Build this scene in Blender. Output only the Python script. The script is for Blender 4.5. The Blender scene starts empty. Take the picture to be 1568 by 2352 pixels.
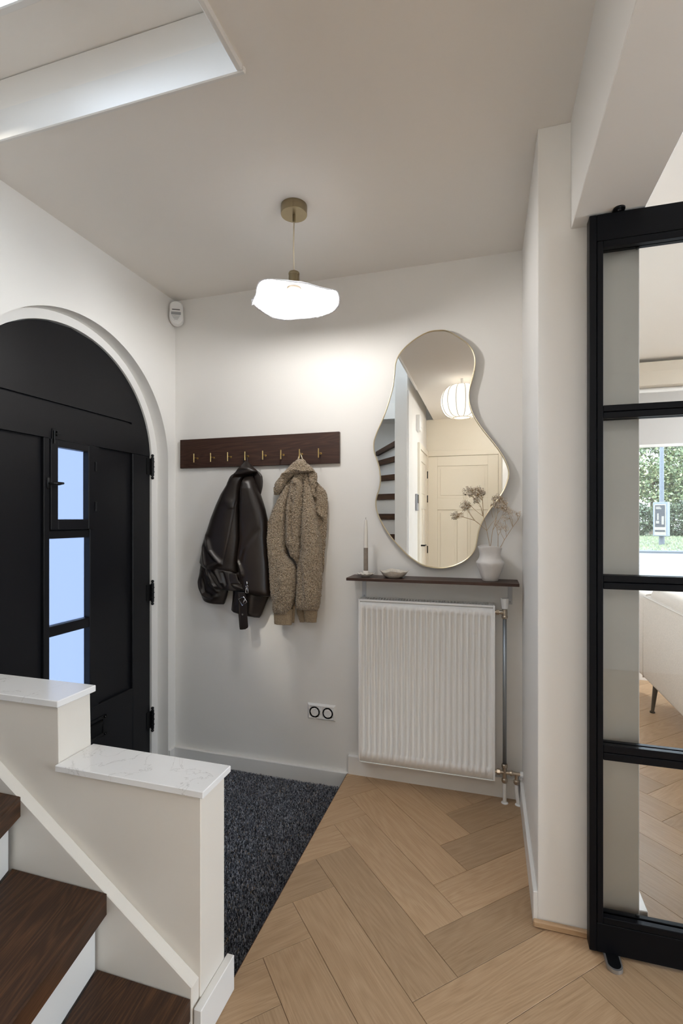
import bpy, bmesh, math, random
import numpy as np
from mathutils import Vector, Matrix, noise

# ---------------------------------------------------------------- camera, sky, sun, exposure
C = bpy.context.scene.collection
S = bpy.context.scene
R = math.radians
cam = bpy.data.cameras.new('camera')
cam.sensor_fit = 'VERTICAL'; cam.sensor_height = 36.0; cam.sensor_width = 24.0
cam.lens = 1130.0 / 2352.0 * 36.0
cam.shift_y = 16.0 / 2352.0
cam.clip_start = 0.05; cam.clip_end = 300
co = bpy.data.objects.new('camera', cam); C.objects.link(co)
co.location = (0, 0, 1.3); co.rotation_euler = (R(90), 0, R(16.6))
S.camera = co

SKY = 7.0
w = bpy.data.worlds.new('sky'); S.world = w; w.use_nodes = True
nt = w.node_tree; bg = nt.nodes['Background']
tc = nt.nodes.new('ShaderNodeTexCoord'); sx = nt.nodes.new('ShaderNodeSeparateXYZ')
rp = nt.nodes.new('ShaderNodeValToRGB')
nt.links.new(tc.outputs['Generated'], sx.inputs[0]); nt.links.new(sx.outputs['Z'], rp.inputs[0])
rp.color_ramp.elements[0].color = (0.80, 0.90, 1.0, 1); rp.color_ramp.elements[1].color = (0.62, 0.78, 1.0, 1)
nt.links.new(rp.outputs[0], bg.inputs[0]); bg.inputs[1].default_value = SKY

sun = bpy.data.lights.new('sun', 'SUN'); sun.energy = 2.0; sun.angle = R(4); sun.color = (1.0, 0.93, 0.8)
so = bpy.data.objects.new('sun', sun); C.objects.link(so); so.location = (0, -5, 20)
so.rotation_euler = (R(42), 0, R(-14))

def portal(name, loc, rot, sx_, sy_):
    l = bpy.data.lights.new(name, 'AREA'); l.shape = 'RECTANGLE'; l.size = sx_; l.size_y = sy_
    l.cycles.is_portal = True
    o = bpy.data.objects.new(name, l); C.objects.link(o); o.location = loc; o.rotation_euler = rot
portal('window_daylight', (2.1, 4.62, 1.5), (R(-90), 0, 0), 2.7, 1.75)
portal('added_window_daylight', (4.32, 0.0, 1.4), (0, R(90), 0), 2.1, 2.4)  # portal at the added side window
portal('door_daylight', (-1.86, 1.775, 1.0), (0, R(-90), 0), 1.3, 0.3)
portal('upstairs_daylight', (-1.80, 0.2, 3.7), (0, R(-90), 0), 1.2, 1.2)

VS = S.view_settings
S.display_settings.display_device = 'sRGB'
VS.view_transform = 'Standard'; VS.look = 'None'; VS.gamma = 1.0; VS.exposure = 0.76
VS.use_curve_mapping = False
S.cycles.use_denoising = True
S.cycles.max_bounces = 10; S.cycles.diffuse_bounces = 6; S.cycles.glossy_bounces = 5
S.cycles.transmission_bounces = 8; S.cycles.transparent_max_bounces = 12
S.cycles.sample_clamp_indirect = 6.0
S.cycles.caustics_reflective = False; S.cycles.caustics_refractive = False

# ---------------------------------------------------------------- materials
def nodes(name):
    m = bpy.data.materials.new(name); m.use_nodes = True
    t = m.node_tree; return m, t, t.nodes['Principled BSDF']
def N(t, kind, **kw):
    n = t.nodes.new(kind)
    for k, v in kw.items(): setattr(n, k, v)
    return n
def coords(t, scale=(1, 1, 1), rnd=False, rot=(0, 0, 0), space='Object'):
    tc = N(t, 'ShaderNodeTexCoord'); mp = N(t, 'ShaderNodeMapping')
    mp.inputs['Scale'].default_value = scale; mp.inputs['Rotation'].default_value = rot
    if rnd:
        oi = N(t, 'ShaderNodeObjectInfo'); ml = N(t, 'ShaderNodeVectorMath', operation='SCALE')
        cb = N(t, 'ShaderNodeCombineXYZ'); m1 = N(t, 'ShaderNodeMath', operation='MULTIPLY'); m1.inputs[1].default_value = 37.0
        m2 = N(t, 'ShaderNodeMath', operation='MULTIPLY'); m2.inputs[1].default_value = 91.0
        t.links.new(oi.outputs['Random'], m1.inputs[0]); t.links.new(oi.outputs['Random'], m2.inputs[0])
        t.links.new(m1.outputs[0], cb.inputs[0]); t.links.new(m2.outputs[0], cb.inputs[1])
        ad = N(t, 'ShaderNodeVectorMath', operation='ADD')
        t.links.new(tc.outputs[space], ad.inputs[0]); t.links.new(cb.outputs[0], ad.inputs[1])
        t.links.new(ad.outputs[0], mp.inputs[0])
    else:
        t.links.new(tc.outputs[space], mp.inputs[0])
    return mp.outputs[0]
def noise_n(t, vec, scale, detail=3, rough=0.55, dist=0.0):
    n = N(t, 'ShaderNodeTexNoise'); n.inputs['Scale'].default_value = scale; n.inputs['Detail'].default_value = detail
    n.inputs['Roughness'].default_value = rough; n.inputs['Distortion'].default_value = dist
    t.links.new(vec, n.inputs['Vector']); return n.outputs['Fac']
def ramp(t, fac, stops):
    r = N(t, 'ShaderNodeValToRGB'); e = r.color_ramp.elements
    while len(e) < len(stops): e.new(0.5)
    for i, (p, c) in enumerate(stops):
        e[i].position = p; e[i].color = (c[0], c[1], c[2], 1)
    t.links.new(fac, r.inputs[0]); return r.outputs[0]
def bump(t, b, h, strength, dist):
    n = N(t, 'ShaderNodeBump'); n.inputs['Strength'].default_value = strength; n.inputs['Distance'].default_value = dist
    t.links.new(h, n.inputs['Height']); t.links.new(n.outputs[0], b.inputs['Normal'])
def simple(name, col, rough=0.5, metal=0.0, spec=0.5, var=0.0, vscale=8.0, bscale=0, bstr=0.2, bdist=0.001, sheen=0):
    m, t, b = nodes(name)
    b.inputs['Base Color'].default_value = (*col, 1); b.inputs['Roughness'].default_value = rough
    b.inputs['Metallic'].default_value = metal; b.inputs['Specular IOR Level'].default_value = spec
    if sheen: b.inputs['Sheen Weight'].default_value = sheen
    v = coords(t)
    if var:
        f = noise_n(t, v, vscale, 4)
        c = ramp(t, f, [(0.3, [k * (1 - var) for k in col]), (0.7, [min(1, k * (1 + var)) for k in col])])
        t.links.new(c, b.inputs['Base Color'])
    if bscale:
        bump(t, b, noise_n(t, v, bscale, 3), bstr, bdist)
    return m
def wood(name, dark, mid, light, rough, gscale=1.0, rot=(0, 0, 0), varv=0.12, cath=0.5):
    m, t, b = nodes(name)
    v = coords(t, (1, 1, 1), True, rot)
    def mapped(s):
        mp = N(t, 'ShaderNodeMapping'); mp.inputs['Scale'].default_value = s; t.links.new(v, mp.inputs[0]); return mp.outputs[0]
    f1 = noise_n(t, mapped((4.0 * gscale, 170 * gscale, 170 * gscale)), 1.6, 8, 0.78)
    f2 = noise_n(t, mapped((0.9 * gscale, 8.0 * gscale, 8.0 * gscale)), 1.0, 2, 0.45, 0.4)
    mu = N(t, 'ShaderNodeMath', operation='MULTIPLY'); mu.inputs[1].default_value = 150.0; t.links.new(f2, mu.inputs[0])
    si = N(t, 'ShaderNodeMath', operation='SINE'); t.links.new(mu.outputs[0], si.inputs[0])
    mr = N(t, 'ShaderNodeMapRange'); mr.inputs[1].default_value = -1; mr.inputs[2].default_value = 1; t.links.new(si.outputs[0], mr.inputs[0])
    mx = N(t, 'ShaderNodeMix'); mx.data_type = 'FLOAT'; mx.inputs[0].default_value = cath
    t.links.new(f1, mx.inputs[2]); t.links.new(mr.outputs[0], mx.inputs[3])
    c = ramp(t, mx.outputs[0], [(0.25, dark), (0.5, mid), (0.75, light)])
    oi = N(t, 'ShaderNodeObjectInfo'); hs = N(t, 'ShaderNodeHueSaturation')
    vr = N(t, 'ShaderNodeMapRange'); vr.inputs[3].default_value = 1 - varv; vr.inputs[4].default_value = 1 + varv
    t.links.new(oi.outputs['Random'], vr.inputs[0]); t.links.new(vr.outputs[0], hs.inputs['Value'])
    t.links.new(c, hs.inputs['Color']); t.links.new(hs.outputs[0], b.inputs['Base Color'])
    b.inputs['Roughness'].default_value = rough; b.inputs['Specular IOR Level'].default_value = 0.35
    bump(t, b, f1, 0.25, 0.0006)
    return m
def glassy(name, tint=(1, 1, 1), gloss=0.08, rough=0.0):
    m, t, b = nodes(name); t.nodes.remove(b)
    out = t.nodes['Material Output']
    tr = N(t, 'ShaderNodeBsdfTransparent'); tr.inputs[0].default_value = (*tint, 1)
    gl = N(t, 'ShaderNodeBsdfGlossy'); gl.inputs['Roughness'].default_value = rough
    lw = N(t, 'ShaderNodeFresnel'); lw.inputs[0].default_value = 1.5
    mx = N(t, 'ShaderNodeMixShader'); t.links.new(lw.outputs[0], mx.inputs[0])
    t.links.new(tr.outputs[0], mx.inputs[1]); t.links.new(gl.outputs[0], mx.inputs[2]); t.links.new(mx.outputs[0], out.inputs[0])
    return m
def emit(name, col, strength):
    m, t, b = nodes(name); b.inputs['Base Color'].default_value = (*col, 1)
    b.inputs['Emission Color'].default_value = (*col, 1); b.inputs['Emission Strength'].default_value = strength; return m

M_wall = simple('wall_paint', (0.80, 0.782, 0.752), 0.62, bscale=90, bstr=0.06, bdist=0.002)
M_ceil = simple('ceiling_paint', (0.85, 0.815, 0.77), 0.7, bscale=70, bstr=0.05, bdist=0.002)
M_trim = simple('trim_lacquer', (0.80, 0.785, 0.76), 0.35, bscale=30, bstr=0.04, bdist=0.001)
M_stairw = simple('stair_paint', (0.745, 0.70, 0.635), 0.5, bscale=26, bstr=0.12, bdist=0.002)
M_oak = wood('pale_oak', (0.31, 0.192, 0.102), (0.435, 0.288, 0.168), (0.53, 0.372, 0.232), 0.42, varv=0.17, cath=0.09)
M_oakbase = simple('oak_joint', (0.06, 0.035, 0.02), 0.8)
M_dark = wood('dark_stained_oak', (0.013, 0.005, 0.0022), (0.050, 0.0205, 0.0085), (0.15, 0.066, 0.027), 0.5, gscale=1.0, varv=0.06, cath=0.12)
M_rack = wood('walnut_stain', (0.020, 0.010, 0.007), (0.048, 0.023, 0.016), (0.088, 0.043, 0.029), 0.42, gscale=1.0, varv=0.0, cath=0.14)
M_black = simple('black_door_paint', (0.0065, 0.0065, 0.008), 0.4, spec=0.24, bscale=14, bstr=0.05, bdist=0.002)
M_iron = simple('black_iron', (0.012, 0.012, 0.013), 0.38, 0.6, bscale=120, bstr=0.1)
M_steel = simple('black_powder_coat', (0.004, 0.0042, 0.0055), 0.42, spec=0.12)
M_quartz, _t, _b = nodes('white_quartz')
_v = coords(_t); _f = noise_n(_t, _v, 5.0, 6, 0.6, 1.2)
_m = N(_t, 'ShaderNodeMath', operation='SUBTRACT'); _m.inputs[1].default_value = 0.5; _t.links.new(_f, _m.inputs[0])
_a = N(_t, 'ShaderNodeMath', operation='ABSOLUTE'); _t.links.new(_m.outputs[0], _a.inputs[0])
_t.links.new(ramp(_t, _a.outputs[0], [(0.0, (0.60, 0.59, 0.58)), (0.006, (0.83, 0.825, 0.82)), (1, (0.86, 0.855, 0.85))]), _b.inputs['Base Color'])
_b.inputs['Roughness'].default_value = 0.16
M_brass = simple('brushed_brass', (0.62, 0.44, 0.18), 0.28, 1.0)
M_oldbrass = simple('antique_brass', (0.29, 0.235, 0.145), 0.36, 1.0, bscale=160, bstr=0.05)
M_nickel = simple('dull_nickel', (0.50, 0.43, 0.35), 0.32, 1.0)
M_chrome = simple('chrome', (0.75, 0.75, 0.76), 0.15, 1.0)
M_satin = simple('satin_steel', (0.42, 0.41, 0.40), 0.4, 0.8)
M_pipe = simple('galvanised_pipe', (0.36, 0.39, 0.42), 0.38, 0.9)
M_rad = simple('radiator_enamel', (0.88, 0.875, 0.865), 0.28)
M_plastic = simple('white_plastic', (0.82, 0.82, 0.815), 0.3)
M_bracket = simple('grey_bracket', (0.55, 0.56, 0.58), 0.4)
M_greyp = simple('grey_plastic', (0.33, 0.34, 0.36), 0.4)
M_hole = simple('dark_hole', (0.01, 0.01, 0.01), 0.7)
M_clay = simple('matt_white_clay', (0.66, 0.63, 0.60), 0.85, var=0.05, vscale=20, bscale=45, bstr=0.35, bdist=0.004)
M_dish = simple('cream_ceramic', (0.72, 0.68, 0.62), 0.5, var=0.04, vscale=30, bscale=60, bstr=0.1)
M_stone = simple('speckled_stoneware', (0.62, 0.57, 0.50), 0.55, var=0.14, vscale=160)
M_wax = simple('ivory_wax', (0.78, 0.74, 0.68), 0.4)
M_waxd = simple('taupe_wax', (0.25, 0.205, 0.165), 0.4, var=0.15, vscale=60)
M_stem = simple('dry_stem', (0.42, 0.27, 0.13), 0.7)
M_bud = simple('dry_bud', (0.72, 0.63, 0.52), 0.8, var=0.15, vscale=120)
M_mirror, _t, _b = nodes('mirror_silver'); _b.inputs['Metallic'].default_value = 1.0; _b.inputs['Roughness'].default_value = 0.0
_b.inputs['Base Color'].default_value = (0.93, 0.93, 0.91, 1)
M_gold = simple('pale_gold_frame', (0.72, 0.63, 0.46), 0.3, 1.0)
M_leather = simple('dark_brown_leather', (0.0145, 0.0095, 0.0075), 0.38, spec=0.42, bscale=420, bstr=0.12, bdist=0.0006)
M_lining = simple('black_lining', (0.006, 0.006, 0.007), 0.7)
def fleece_mat():
    m, t, b = nodes('teddy_fleece')
    v = coords(t)
    nz = N(t, 'ShaderNodeTexNoise'); nz.inputs['Scale'].default_value = 120.0; t.links.new(v, nz.inputs['Vector'])
    mxv = N(t, 'ShaderNodeVectorMath', operation='MULTIPLY_ADD'); mxv.inputs[1].default_value = (0.006, 0.006, 0.006)
    t.links.new(nz.outputs['Color'], mxv.inputs[0]); t.links.new(v, mxv.inputs[2])
    vo = N(t, 'ShaderNodeTexVoronoi'); vo.inputs['Scale'].default_value = 185.0; t.links.new(mxv.outputs[0], vo.inputs['Vector'])
    c = ramp(t, vo.outputs['Distance'], [(0.05, (0.58, 0.465, 0.335)), (0.38, (0.45, 0.35, 0.24)), (0.7, (0.24, 0.175, 0.11))])  # pits between curls darkened, depth shade put into the base colour
    t.links.new(c, b.inputs['Base Color']); b.inputs['Roughness'].default_value = 0.95
    b.inputs['Sheen Weight'].default_value = 0.25
    iv = N(t, 'ShaderNodeMath', operation='SUBTRACT'); iv.inputs[0].default_value = 1.0; t.links.new(vo.outputs['Distance'], iv.inputs[1])
    bump(t, b, iv.outputs[0], 1.0, 0.007)
    return m
M_fleece = fleece_mat()
M_rib = simple('fleece_rib', (0.30, 0.225, 0.145), 0.95, var=0.3, vscale=240, bscale=260, bstr=0.8, bdist=0.002)
M_cordw = simple('cream_cord', (0.70, 0.60, 0.45), 0.6)
def carpet_mat():
    m, t, b = nodes('coir_mat_pile')
    g = N(t, 'ShaderNodeNewGeometry')
    c = ramp(t, g.outputs['Random Per Island'], [(0.0, (0.022, 0.023, 0.028)), (0.3, (0.080, 0.086, 0.105)), (0.62, (0.25, 0.27, 0.33)), (0.92, (0.62, 0.65, 0.72)), (1.0, (0.45, 0.31, 0.18))])
    t.links.new(c, b.inputs['Base Color']); b.inputs['Roughness'].default_value = 0.8; return m
M_pile = carpet_mat()
M_matback = simple('mat_backing', (0.012, 0.013, 0.017), 0.95)
def frosted():
    m, t, b = nodes('frosted_glass'); t.nodes.remove(b); out = t.nodes['Material Output']
    tl = N(t, 'ShaderNodeBsdfTranslucent'); tl.inputs[0].default_value = (0.138, 0.166, 0.24, 1)
    gl = N(t, 'ShaderNodeBsdfGlossy'); gl.inputs['Roughness'].default_value = 0.35
    fr = N(t, 'ShaderNodeFresnel'); fr.inputs[0].default_value = 1.4
    mx = N(t, 'ShaderNodeMixShader'); t.links.new(fr.outputs[0], mx.inputs[0]); t.links.new(tl.outputs[0], mx.inputs[1]); t.links.new(gl.outputs[0], mx.inputs[2])
    t.links.new(mx.outputs[0], out.inputs[0]); return m
M_frost = frosted()
M_glass = glassy('clear_glass', (0.965, 0.975, 0.975))
M_bulb = emit('lit_bulb', (1.0, 0.975, 0.945), 190.0)
M_globe = emit('lit_paper', (1.0, 0.95, 0.87), 0.56)
M_fill = emit('fill_diffuser', (0.93, 0.97, 1.0), 115.0)  # glow of the fill lamps added in the living room
M_fill_warm = emit('warm_fill_diffuser', (1.0, 0.97, 0.93), 18.0)  # glow of the fill lamp added in the hall
def shade_mat():
    m, t, b = nodes('hammered_white_glass'); t.nodes.remove(b); out = t.nodes['Material Output']
    v = coords(t); vo = N(t, 'ShaderNodeTexVoronoi'); vo.inputs['Scale'].default_value = 240.0; t.links.new(v, vo.inputs['Vector'])
    bm_ = N(t, 'ShaderNodeBump'); bm_.inputs['Strength'].default_value = 0.6; bm_.inputs['Distance'].default_value = 0.002; t.links.new(vo.outputs['Distance'], bm_.inputs['Height'])
    df = N(t, 'ShaderNodeBsdfDiffuse'); df.inputs[0].default_value = (0.75, 0.75, 0.77, 1)
    tl = N(t, 'ShaderNodeBsdfTranslucent'); tl.inputs[0].default_value = (0.85, 0.86, 0.88, 1)
    t.links.new(bm_.outputs[0], df.inputs['Normal'])
    mx = N(t, 'ShaderNodeMixShader'); mx.inputs[0].default_value = 0.6
    t.links.new(df.outputs[0], mx.inputs[1]); t.links.new(tl.outputs[0], mx.inputs[2]); t.links.new(mx.outputs[0], out.inputs[0]); return m
M_shade = shade_mat()
def blind_mat():
    m, t, b = nodes('blind_fabric'); t.nodes.remove(b); out = t.nodes['Material Output']
    df = N(t, 'ShaderNodeBsdfDiffuse'); df.inputs[0].default_value = (0.72, 0.70, 0.68, 1)
    tl = N(t, 'ShaderNodeBsdfTranslucent'); tl.inputs[0].default_value = (0.5, 0.47, 0.45, 1)
    mx = N(t, 'ShaderNodeMixShader'); mx.inputs[0].default_value = 0.4
    t.links.new(df.outputs[0], mx.inputs[1]); t.links.new(tl.outputs[0], mx.inputs[2]); t.links.new(mx.outputs[0], out.inputs[0]); return m
M_blind = blind_mat()
M_boucle = simple('cream_boucle', (0.65, 0.59, 0.53), 0.95, var=0.12, vscale=220, bscale=300, bstr=0.6, bdist=0.003)
M_bark = simple('bark', (0.11, 0.085, 0.06), 0.9, var=0.3, vscale=5)
def leaf_mat(name, a, b_, c_):
    m, t, b = nodes(name)
    g = N(t, 'ShaderNodeNewGeometry')
    t.links.new(ramp(t, g.outputs['Random Per Island'], [(0, a), (0.6, b_), (1, c_)]), b.inputs['Base Color'])
    b.inputs['Roughness'].default_value = 0.6; return m
M_leaf = leaf_mat('pale_leaves', (0.05, 0.075, 0.03), (0.125, 0.16, 0.07), (0.26, 0.26, 0.13))
M_leafd = leaf_mat('dark_leaves', (0.02, 0.032, 0.016), (0.045, 0.065, 0.03), (0.09, 0.11, 0.055))
M_grass = leaf_mat('verge_grass', (0.06, 0.085, 0.035), (0.11, 0.135, 0.06), (0.2, 0.175, 0.1))
M_soil = simple('verge_soil', (0.08, 0.09, 0.045), 0.95, var=0.25, vscale=2)
M_road = simple('asphalt', (0.09, 0.094, 0.098), 0.85, var=0.06, vscale=3)
M_kerb = simple('kerb_concrete', (0.06, 0.065, 0.07), 0.85)
M_line = simple('road_paint', (0.3, 0.28, 0.25), 0.7)
M_pole = simple('grey_pole', (0.075, 0.085, 0.10), 0.5, 0.2)
M_adbox = simple('grey_cabinet', (0.10, 0.115, 0.13), 0.5)
M_poster = simple('black_poster', (0.008, 0.009, 0.013), 0.4)
M_pale = simple('pale_print', (0.17, 0.15, 0.125), 0.5)
M_cream = simple('cream_print', (0.19, 0.17, 0.135), 0.5)
M_concrete = simple('outside_render', (0.5, 0.48, 0.45), 0.9)
M_pelmet = simple('beige_pelmet', (0.60, 0.54, 0.45), 0.5)
M_crm = simple('cream_lacquer', (0.80, 0.745, 0.64), 0.38)

# ---------------------------------------------------------------- helpers
ORG = {}
def finish(bm):
    bmesh.ops.recalc_face_normals(bm, faces=bm.faces)
def obj(name, bm, m, parent=None, origin=None, rotz=0.0, smooth=False):
    """link bm (in world coordinates) as one object; parent is a thing or a part"""
    po = ORG[parent.name] if parent else Vector((0, 0, 0))
    o_ = Vector(origin) if origin is not None else (po if parent else Vector((0, 0, 0)))
    mt = Matrix.Rotation(-rotz, 4, 'Z') @ Matrix.Translation(-o_)
    bmesh.ops.transform(bm, matrix=mt, verts=bm.verts)
    me = bpy.data.meshes.new(name); bm.to_mesh(me); bm.free()
    me.materials.append(m)
    if smooth: me.polygons.foreach_set('use_smooth', [True] * len(me.polygons))
    o = bpy.data.objects.new(name, me); C.objects.link(o)
    if parent: o.parent = parent
    o.location = o_ - po; o.rotation_euler = (0, 0, rotz)
    ORG[o.name] = o_
    return o
def mesh_np(name, V, F, m, parent=None, smooth=True, origin=None):
    po = ORG[parent.name] if parent else Vector((0, 0, 0))
    o_ = Vector(origin) if origin is not None else po
    V = np.asarray(V, np.float64) - np.array(o_)
    me = bpy.data.meshes.new(name)
    F = np.asarray(F, np.int32); k = F.shape[1]
    me.vertices.add(len(V)); me.vertices.foreach_set('co', V.astype(np.float32).ravel())
    me.loops.add(F.size); me.loops.foreach_set('vertex_index', F.ravel())
    me.polygons.add(len(F)); me.polygons.foreach_set('loop_start', np.arange(0, F.size, k, dtype=np.int32))
    me.update(calc_edges=True)
    if smooth: me.polygons.foreach_set('use_smooth', [True] * len(F))
    me.materials.append(m); me.validate()
    o = bpy.data.objects.new(name, me); C.objects.link(o)
    if parent: o.parent = parent
    o.location = o_ - po; ORG[o.name] = o_
    return o
def thing(name, label, cat, loc=(0, 0, 0), group=None):
    o = bpy.data.objects.new(name, None); C.objects.link(o); o.empty_display_size = 0.05
    o.location = loc; o['label'] = label; o['category'] = cat
    if group: o['group'] = group
    ORG[o.name] = Vector(loc); return o
def tag(o, label=None, cat=None, group=None, kind=None):
    if label: o['label'] = label
    if cat: o['category'] = cat
    if group: o['group'] = group
    if kind: o['kind'] = kind
    return o
def struct(name, bm, m, parent=None, **k):
    o = obj(name, bm, m, parent, **k)
    if not parent: o['kind'] = 'structure'
    return o
def BM(): return bmesh.new()
def box(bm, x0, x1, y0, y1, z0, z1, bev=0.0, seg=1):
    vs = [bm.verts.new((x, y, z)) for z in (z0, z1) for y in (y0, y1) for x in (x0, x1)]
    fs = [bm.faces.new([vs[i] for i in f]) for f in ((0, 2, 3, 1), (4, 5, 7, 6), (0, 1, 5, 4), (2, 6, 7, 3), (0, 4, 6, 2), (1, 3, 7, 5))]
    if bev:
        es = list({e for f in fs for e in f.edges})
        bmesh.ops.bevel(bm, geom=es, offset=bev, segments=seg, affect='EDGES', profile=0.5)
    return bm
def boxo(name, d, m, parent=None, bev=0.0, seg=1, **k):
    return obj(name, box(BM(), *d, bev=bev, seg=seg), m, parent, **k)
def sbox(name, d, m, parent=None, bev=0.0):
    return struct(name, box(BM(), *d, bev=bev), m, parent)
def prism(bm, poly, axis, a, b, bev=0.0):
    """poly in the two other axes (x: (y,z), y: (x,z), z: (x,y)) extruded from a to b"""
    def P(p, t): return {'x': (t, p[0], p[1]), 'y': (p[0], t, p[1]), 'z': (p[0], p[1], t)}[axis]
    va = [bm.verts.new(P(p, a)) for p in poly]; vb = [bm.verts.new(P(p, b)) for p in poly]
    n = len(poly); fa = bm.faces.new(va); fb = bm.faces.new(vb[::-1])
    sides = [bm.faces.new([va[i], vb[i], vb[(i + 1) % n], va[(i + 1) % n]]) for i in range(n)]
    if bev:
        es = list({e for f in (fa, fb) for e in f.edges})
        bmesh.ops.bevel(bm, geom=es, offset=bev, segments=1, affect='EDGES')
    bmesh.ops.triangulate(bm, faces=[f for f in bm.faces if len(f.verts) > 4], ngon_method='EAR_CLIP')
    finish(bm); return bm
def lathe(bm, prof, cx, cy, z0=0, n=32, wob=None, axis='z'):
    rings = []
    for i, (r, z) in enumerate(prof):
        ring = []
        for k in range(n):
            a = 2 * math.pi * k / n
            rr = r * (wob(a, i / (len(prof) - 1)) if wob else 1.0)
            if axis == 'z': p = (cx + rr * math.cos(a), cy + rr * math.sin(a), z0 + z)
            elif axis == 'y': p = (cx + rr * math.cos(a), cy + z, z0 + rr * math.sin(a))
            else: p = (cx + z, cy + rr * math.cos(a), z0 + rr * math.sin(a))
            ring.append(bm.verts.new(p))
        rings.append(ring)
    for a, b in zip(rings, rings[1:]):
        for k in range(n):
            bm.faces.new((a[k], a[(k + 1) % n], b[(k + 1) % n], b[k]))
    if prof[0][0] > 1e-6: bm.faces.new(rings[0][::-1])
    if prof[-1][0] > 1e-6: bm.faces.new(rings[-1])
    bmesh.ops.remove_doubles(bm, verts=bm.verts, dist=1e-6)
    finish(bm); return bm
def tube(bm, path, rad, n=8, cap=True):
    pts = [Vector(p) for p in path]; rings = []
    if not hasattr(rad, '__len__'): rad = [rad] * len(pts)
    up = None
    for i, p in enumerate(pts):
        d = (pts[min(i + 1, len(pts) - 1)] - pts[max(i - 1, 0)]).normalized()
        if up is None: up = d.orthogonal().normalized()
        up = (up - d * up.dot(d)); up = up.normalized() if up.length > 1e-6 else d.orthogonal().normalized()
        s = d.cross(up)
        rings.append([bm.verts.new(p + (up * math.cos(2 * math.pi * k / n) + s * math.sin(2 * math.pi * k / n)) * rad[i]) for k in range(n)])
    for a, b in zip(rings, rings[1:]):
        for k in range(n): bm.faces.new((a[k], a[(k + 1) % n], b[(k + 1) % n], b[k]))
    if cap: bm.faces.new(rings[0][::-1]); bm.faces.new(rings[-1])
    return bm
def ball(bm, c, r, sub=2):
    g = bmesh.ops.create_icosphere(bm, subdivisions=sub, radius=1.0)
    rr = r if hasattr(r, '__len__') else (r, r, r)
    for v in g['verts']: v.co = Vector((v.co.x * rr[0] + c[0], v.co.y * rr[1] + c[1], v.co.z * rr[2] + c[2]))
    return bm
def cyl(bm, a, b, r, n=16): return tube(bm, [a, b], r, n)
def catmull(P, n=6, closed=True):
    out = []; L = len(P)
    for i in range(L if closed else L - 1):
        p = [np.array(P[(i + k) % L] if closed else P[min(max(i + k, 0), L - 1)], float) for k in (-1, 0, 1, 2)]
        for t in np.arange(n) / n:
            out.append(0.5 * (2 * p[1] + (p[2] - p[0]) * t + (2 * p[0] - 5 * p[1] + 4 * p[2] - p[3]) * t * t + (3 * p[1] - p[0] - 3 * p[2] + p[3]) * t ** 3))
    if not closed: out.append(np.array(P[-1], float))
    return out
random.seed(7); RNG = np.random.default_rng(7)
# ---- measured outlines (metres): garments (z, x_left, x_right), mirror and sprigs (x, z)
lj_left=[(1.5431, -1.3234, -1.2538), (1.5313, -1.3335, -1.2488), (1.4839, -1.353, -1.262), (1.4365, -1.3901, -1.2696), (1.3768, -1.4214, -1.2729), (1.3018, -1.4557, -1.2749), (1.2236, -1.4833, -1.2769), (1.1843, -1.4996, -1.2795), (1.1239, -1.5135, -1.2868), (1.0634, -1.5257, -1.2941), (1.0609, -1.5281, -1.2948), (1.04, -1.511, -1.2935), (1.0194, -1.4791, -1.2928), (1.0051, -1.4317, -1.2918)]
lj_right=[(1.5298, -1.2458, -1.2003), (1.5047, -1.254, -1.1873), (1.4457, -1.2616, -1.1632), (1.4134, -1.2649, -1.1503), (1.3546, -1.2675, -1.1295), (1.29, -1.2695, -1.1136), (1.2285, -1.2714, -1.1149), (1.1874, -1.2721, -1.112), (1.1557, -1.277, -1.1098), (1.097, -1.2866, -1.1035), (1.0385, -1.28, -1.1003), (0.98, -1.2754, -1.099), (0.9275, -1.2655, -1.0959), (0.905, -1.2262, -1.094), (0.8914, -1.1744, -1.0993)]
lj_hem=[(1.0163, -1.3419, -1.1407), (0.9572, -1.3386, -1.115), (0.9159, -1.3291, -1.1085), (0.8981, -1.3285, -1.1092), (0.8559, -1.3318, -1.1294), (0.7985, -1.3392, -1.153), (0.7875, -1.2983, -1.1595), (0.7787, -1.2353, -1.165), (0.7716, -1.1992, -1.1715)]
lj_sleeve=[(1.0507, -1.5308, -1.4784), (1.0355, -1.5308, -1.4645), (1.0084, -1.535, -1.43), (0.954, -1.5452, -1.3752), (0.9209, -1.5414, -1.3566), (0.8904, -1.5308, -1.3644), (0.863, -1.5185, -1.3739), (0.8508, -1.5115, -1.3793), (0.842, -1.4958, -1.382), (0.8348, -1.4749, -1.3848), (0.832, -1.4369, -1.3889)]
lj_band=[(1.0402, -1.4736, -1.3849), (1.0201, -1.4839, -1.3112), (0.9964, -1.4794, -1.2913), (0.9729, -1.4639, -1.2814), (0.9527, -1.4461, -1.2583), (0.9355, -1.4256, -1.2387), (0.9215, -1.3984, -1.2256), (0.9142, -1.3412, -1.2305)]
lj_pocket=[(1.0092, -1.3222, -1.2809), (0.9767, -1.3239, -1.2694), (0.9579, -1.3222, -1.2514), (0.9551, -1.3189, -1.2432)]
lj_strap2=[(0.9562, -1.3161, -1.2243), (0.9489, -1.3128, -1.221), (0.9345, -1.2963, -1.221), (0.9245, -1.2831, -1.2227)]
lj_cap=[(1.607, -1.2399, -1.2301), (1.598, -1.2464, -1.2139), (1.5746, -1.269, -1.1926), (1.5569, -1.2847, -1.1694), (1.5481, -1.293, -1.1646), (1.5427, -1.2989, -1.1903), (1.5344, -1.3052, -1.2227), (1.5203, -1.3184, -1.2683), (1.509, -1.3284, -1.3012), (1.4946, -1.341, -1.3211), (1.48, -1.35, -1.3377), (1.4689, -1.355, -1.35)]
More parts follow.
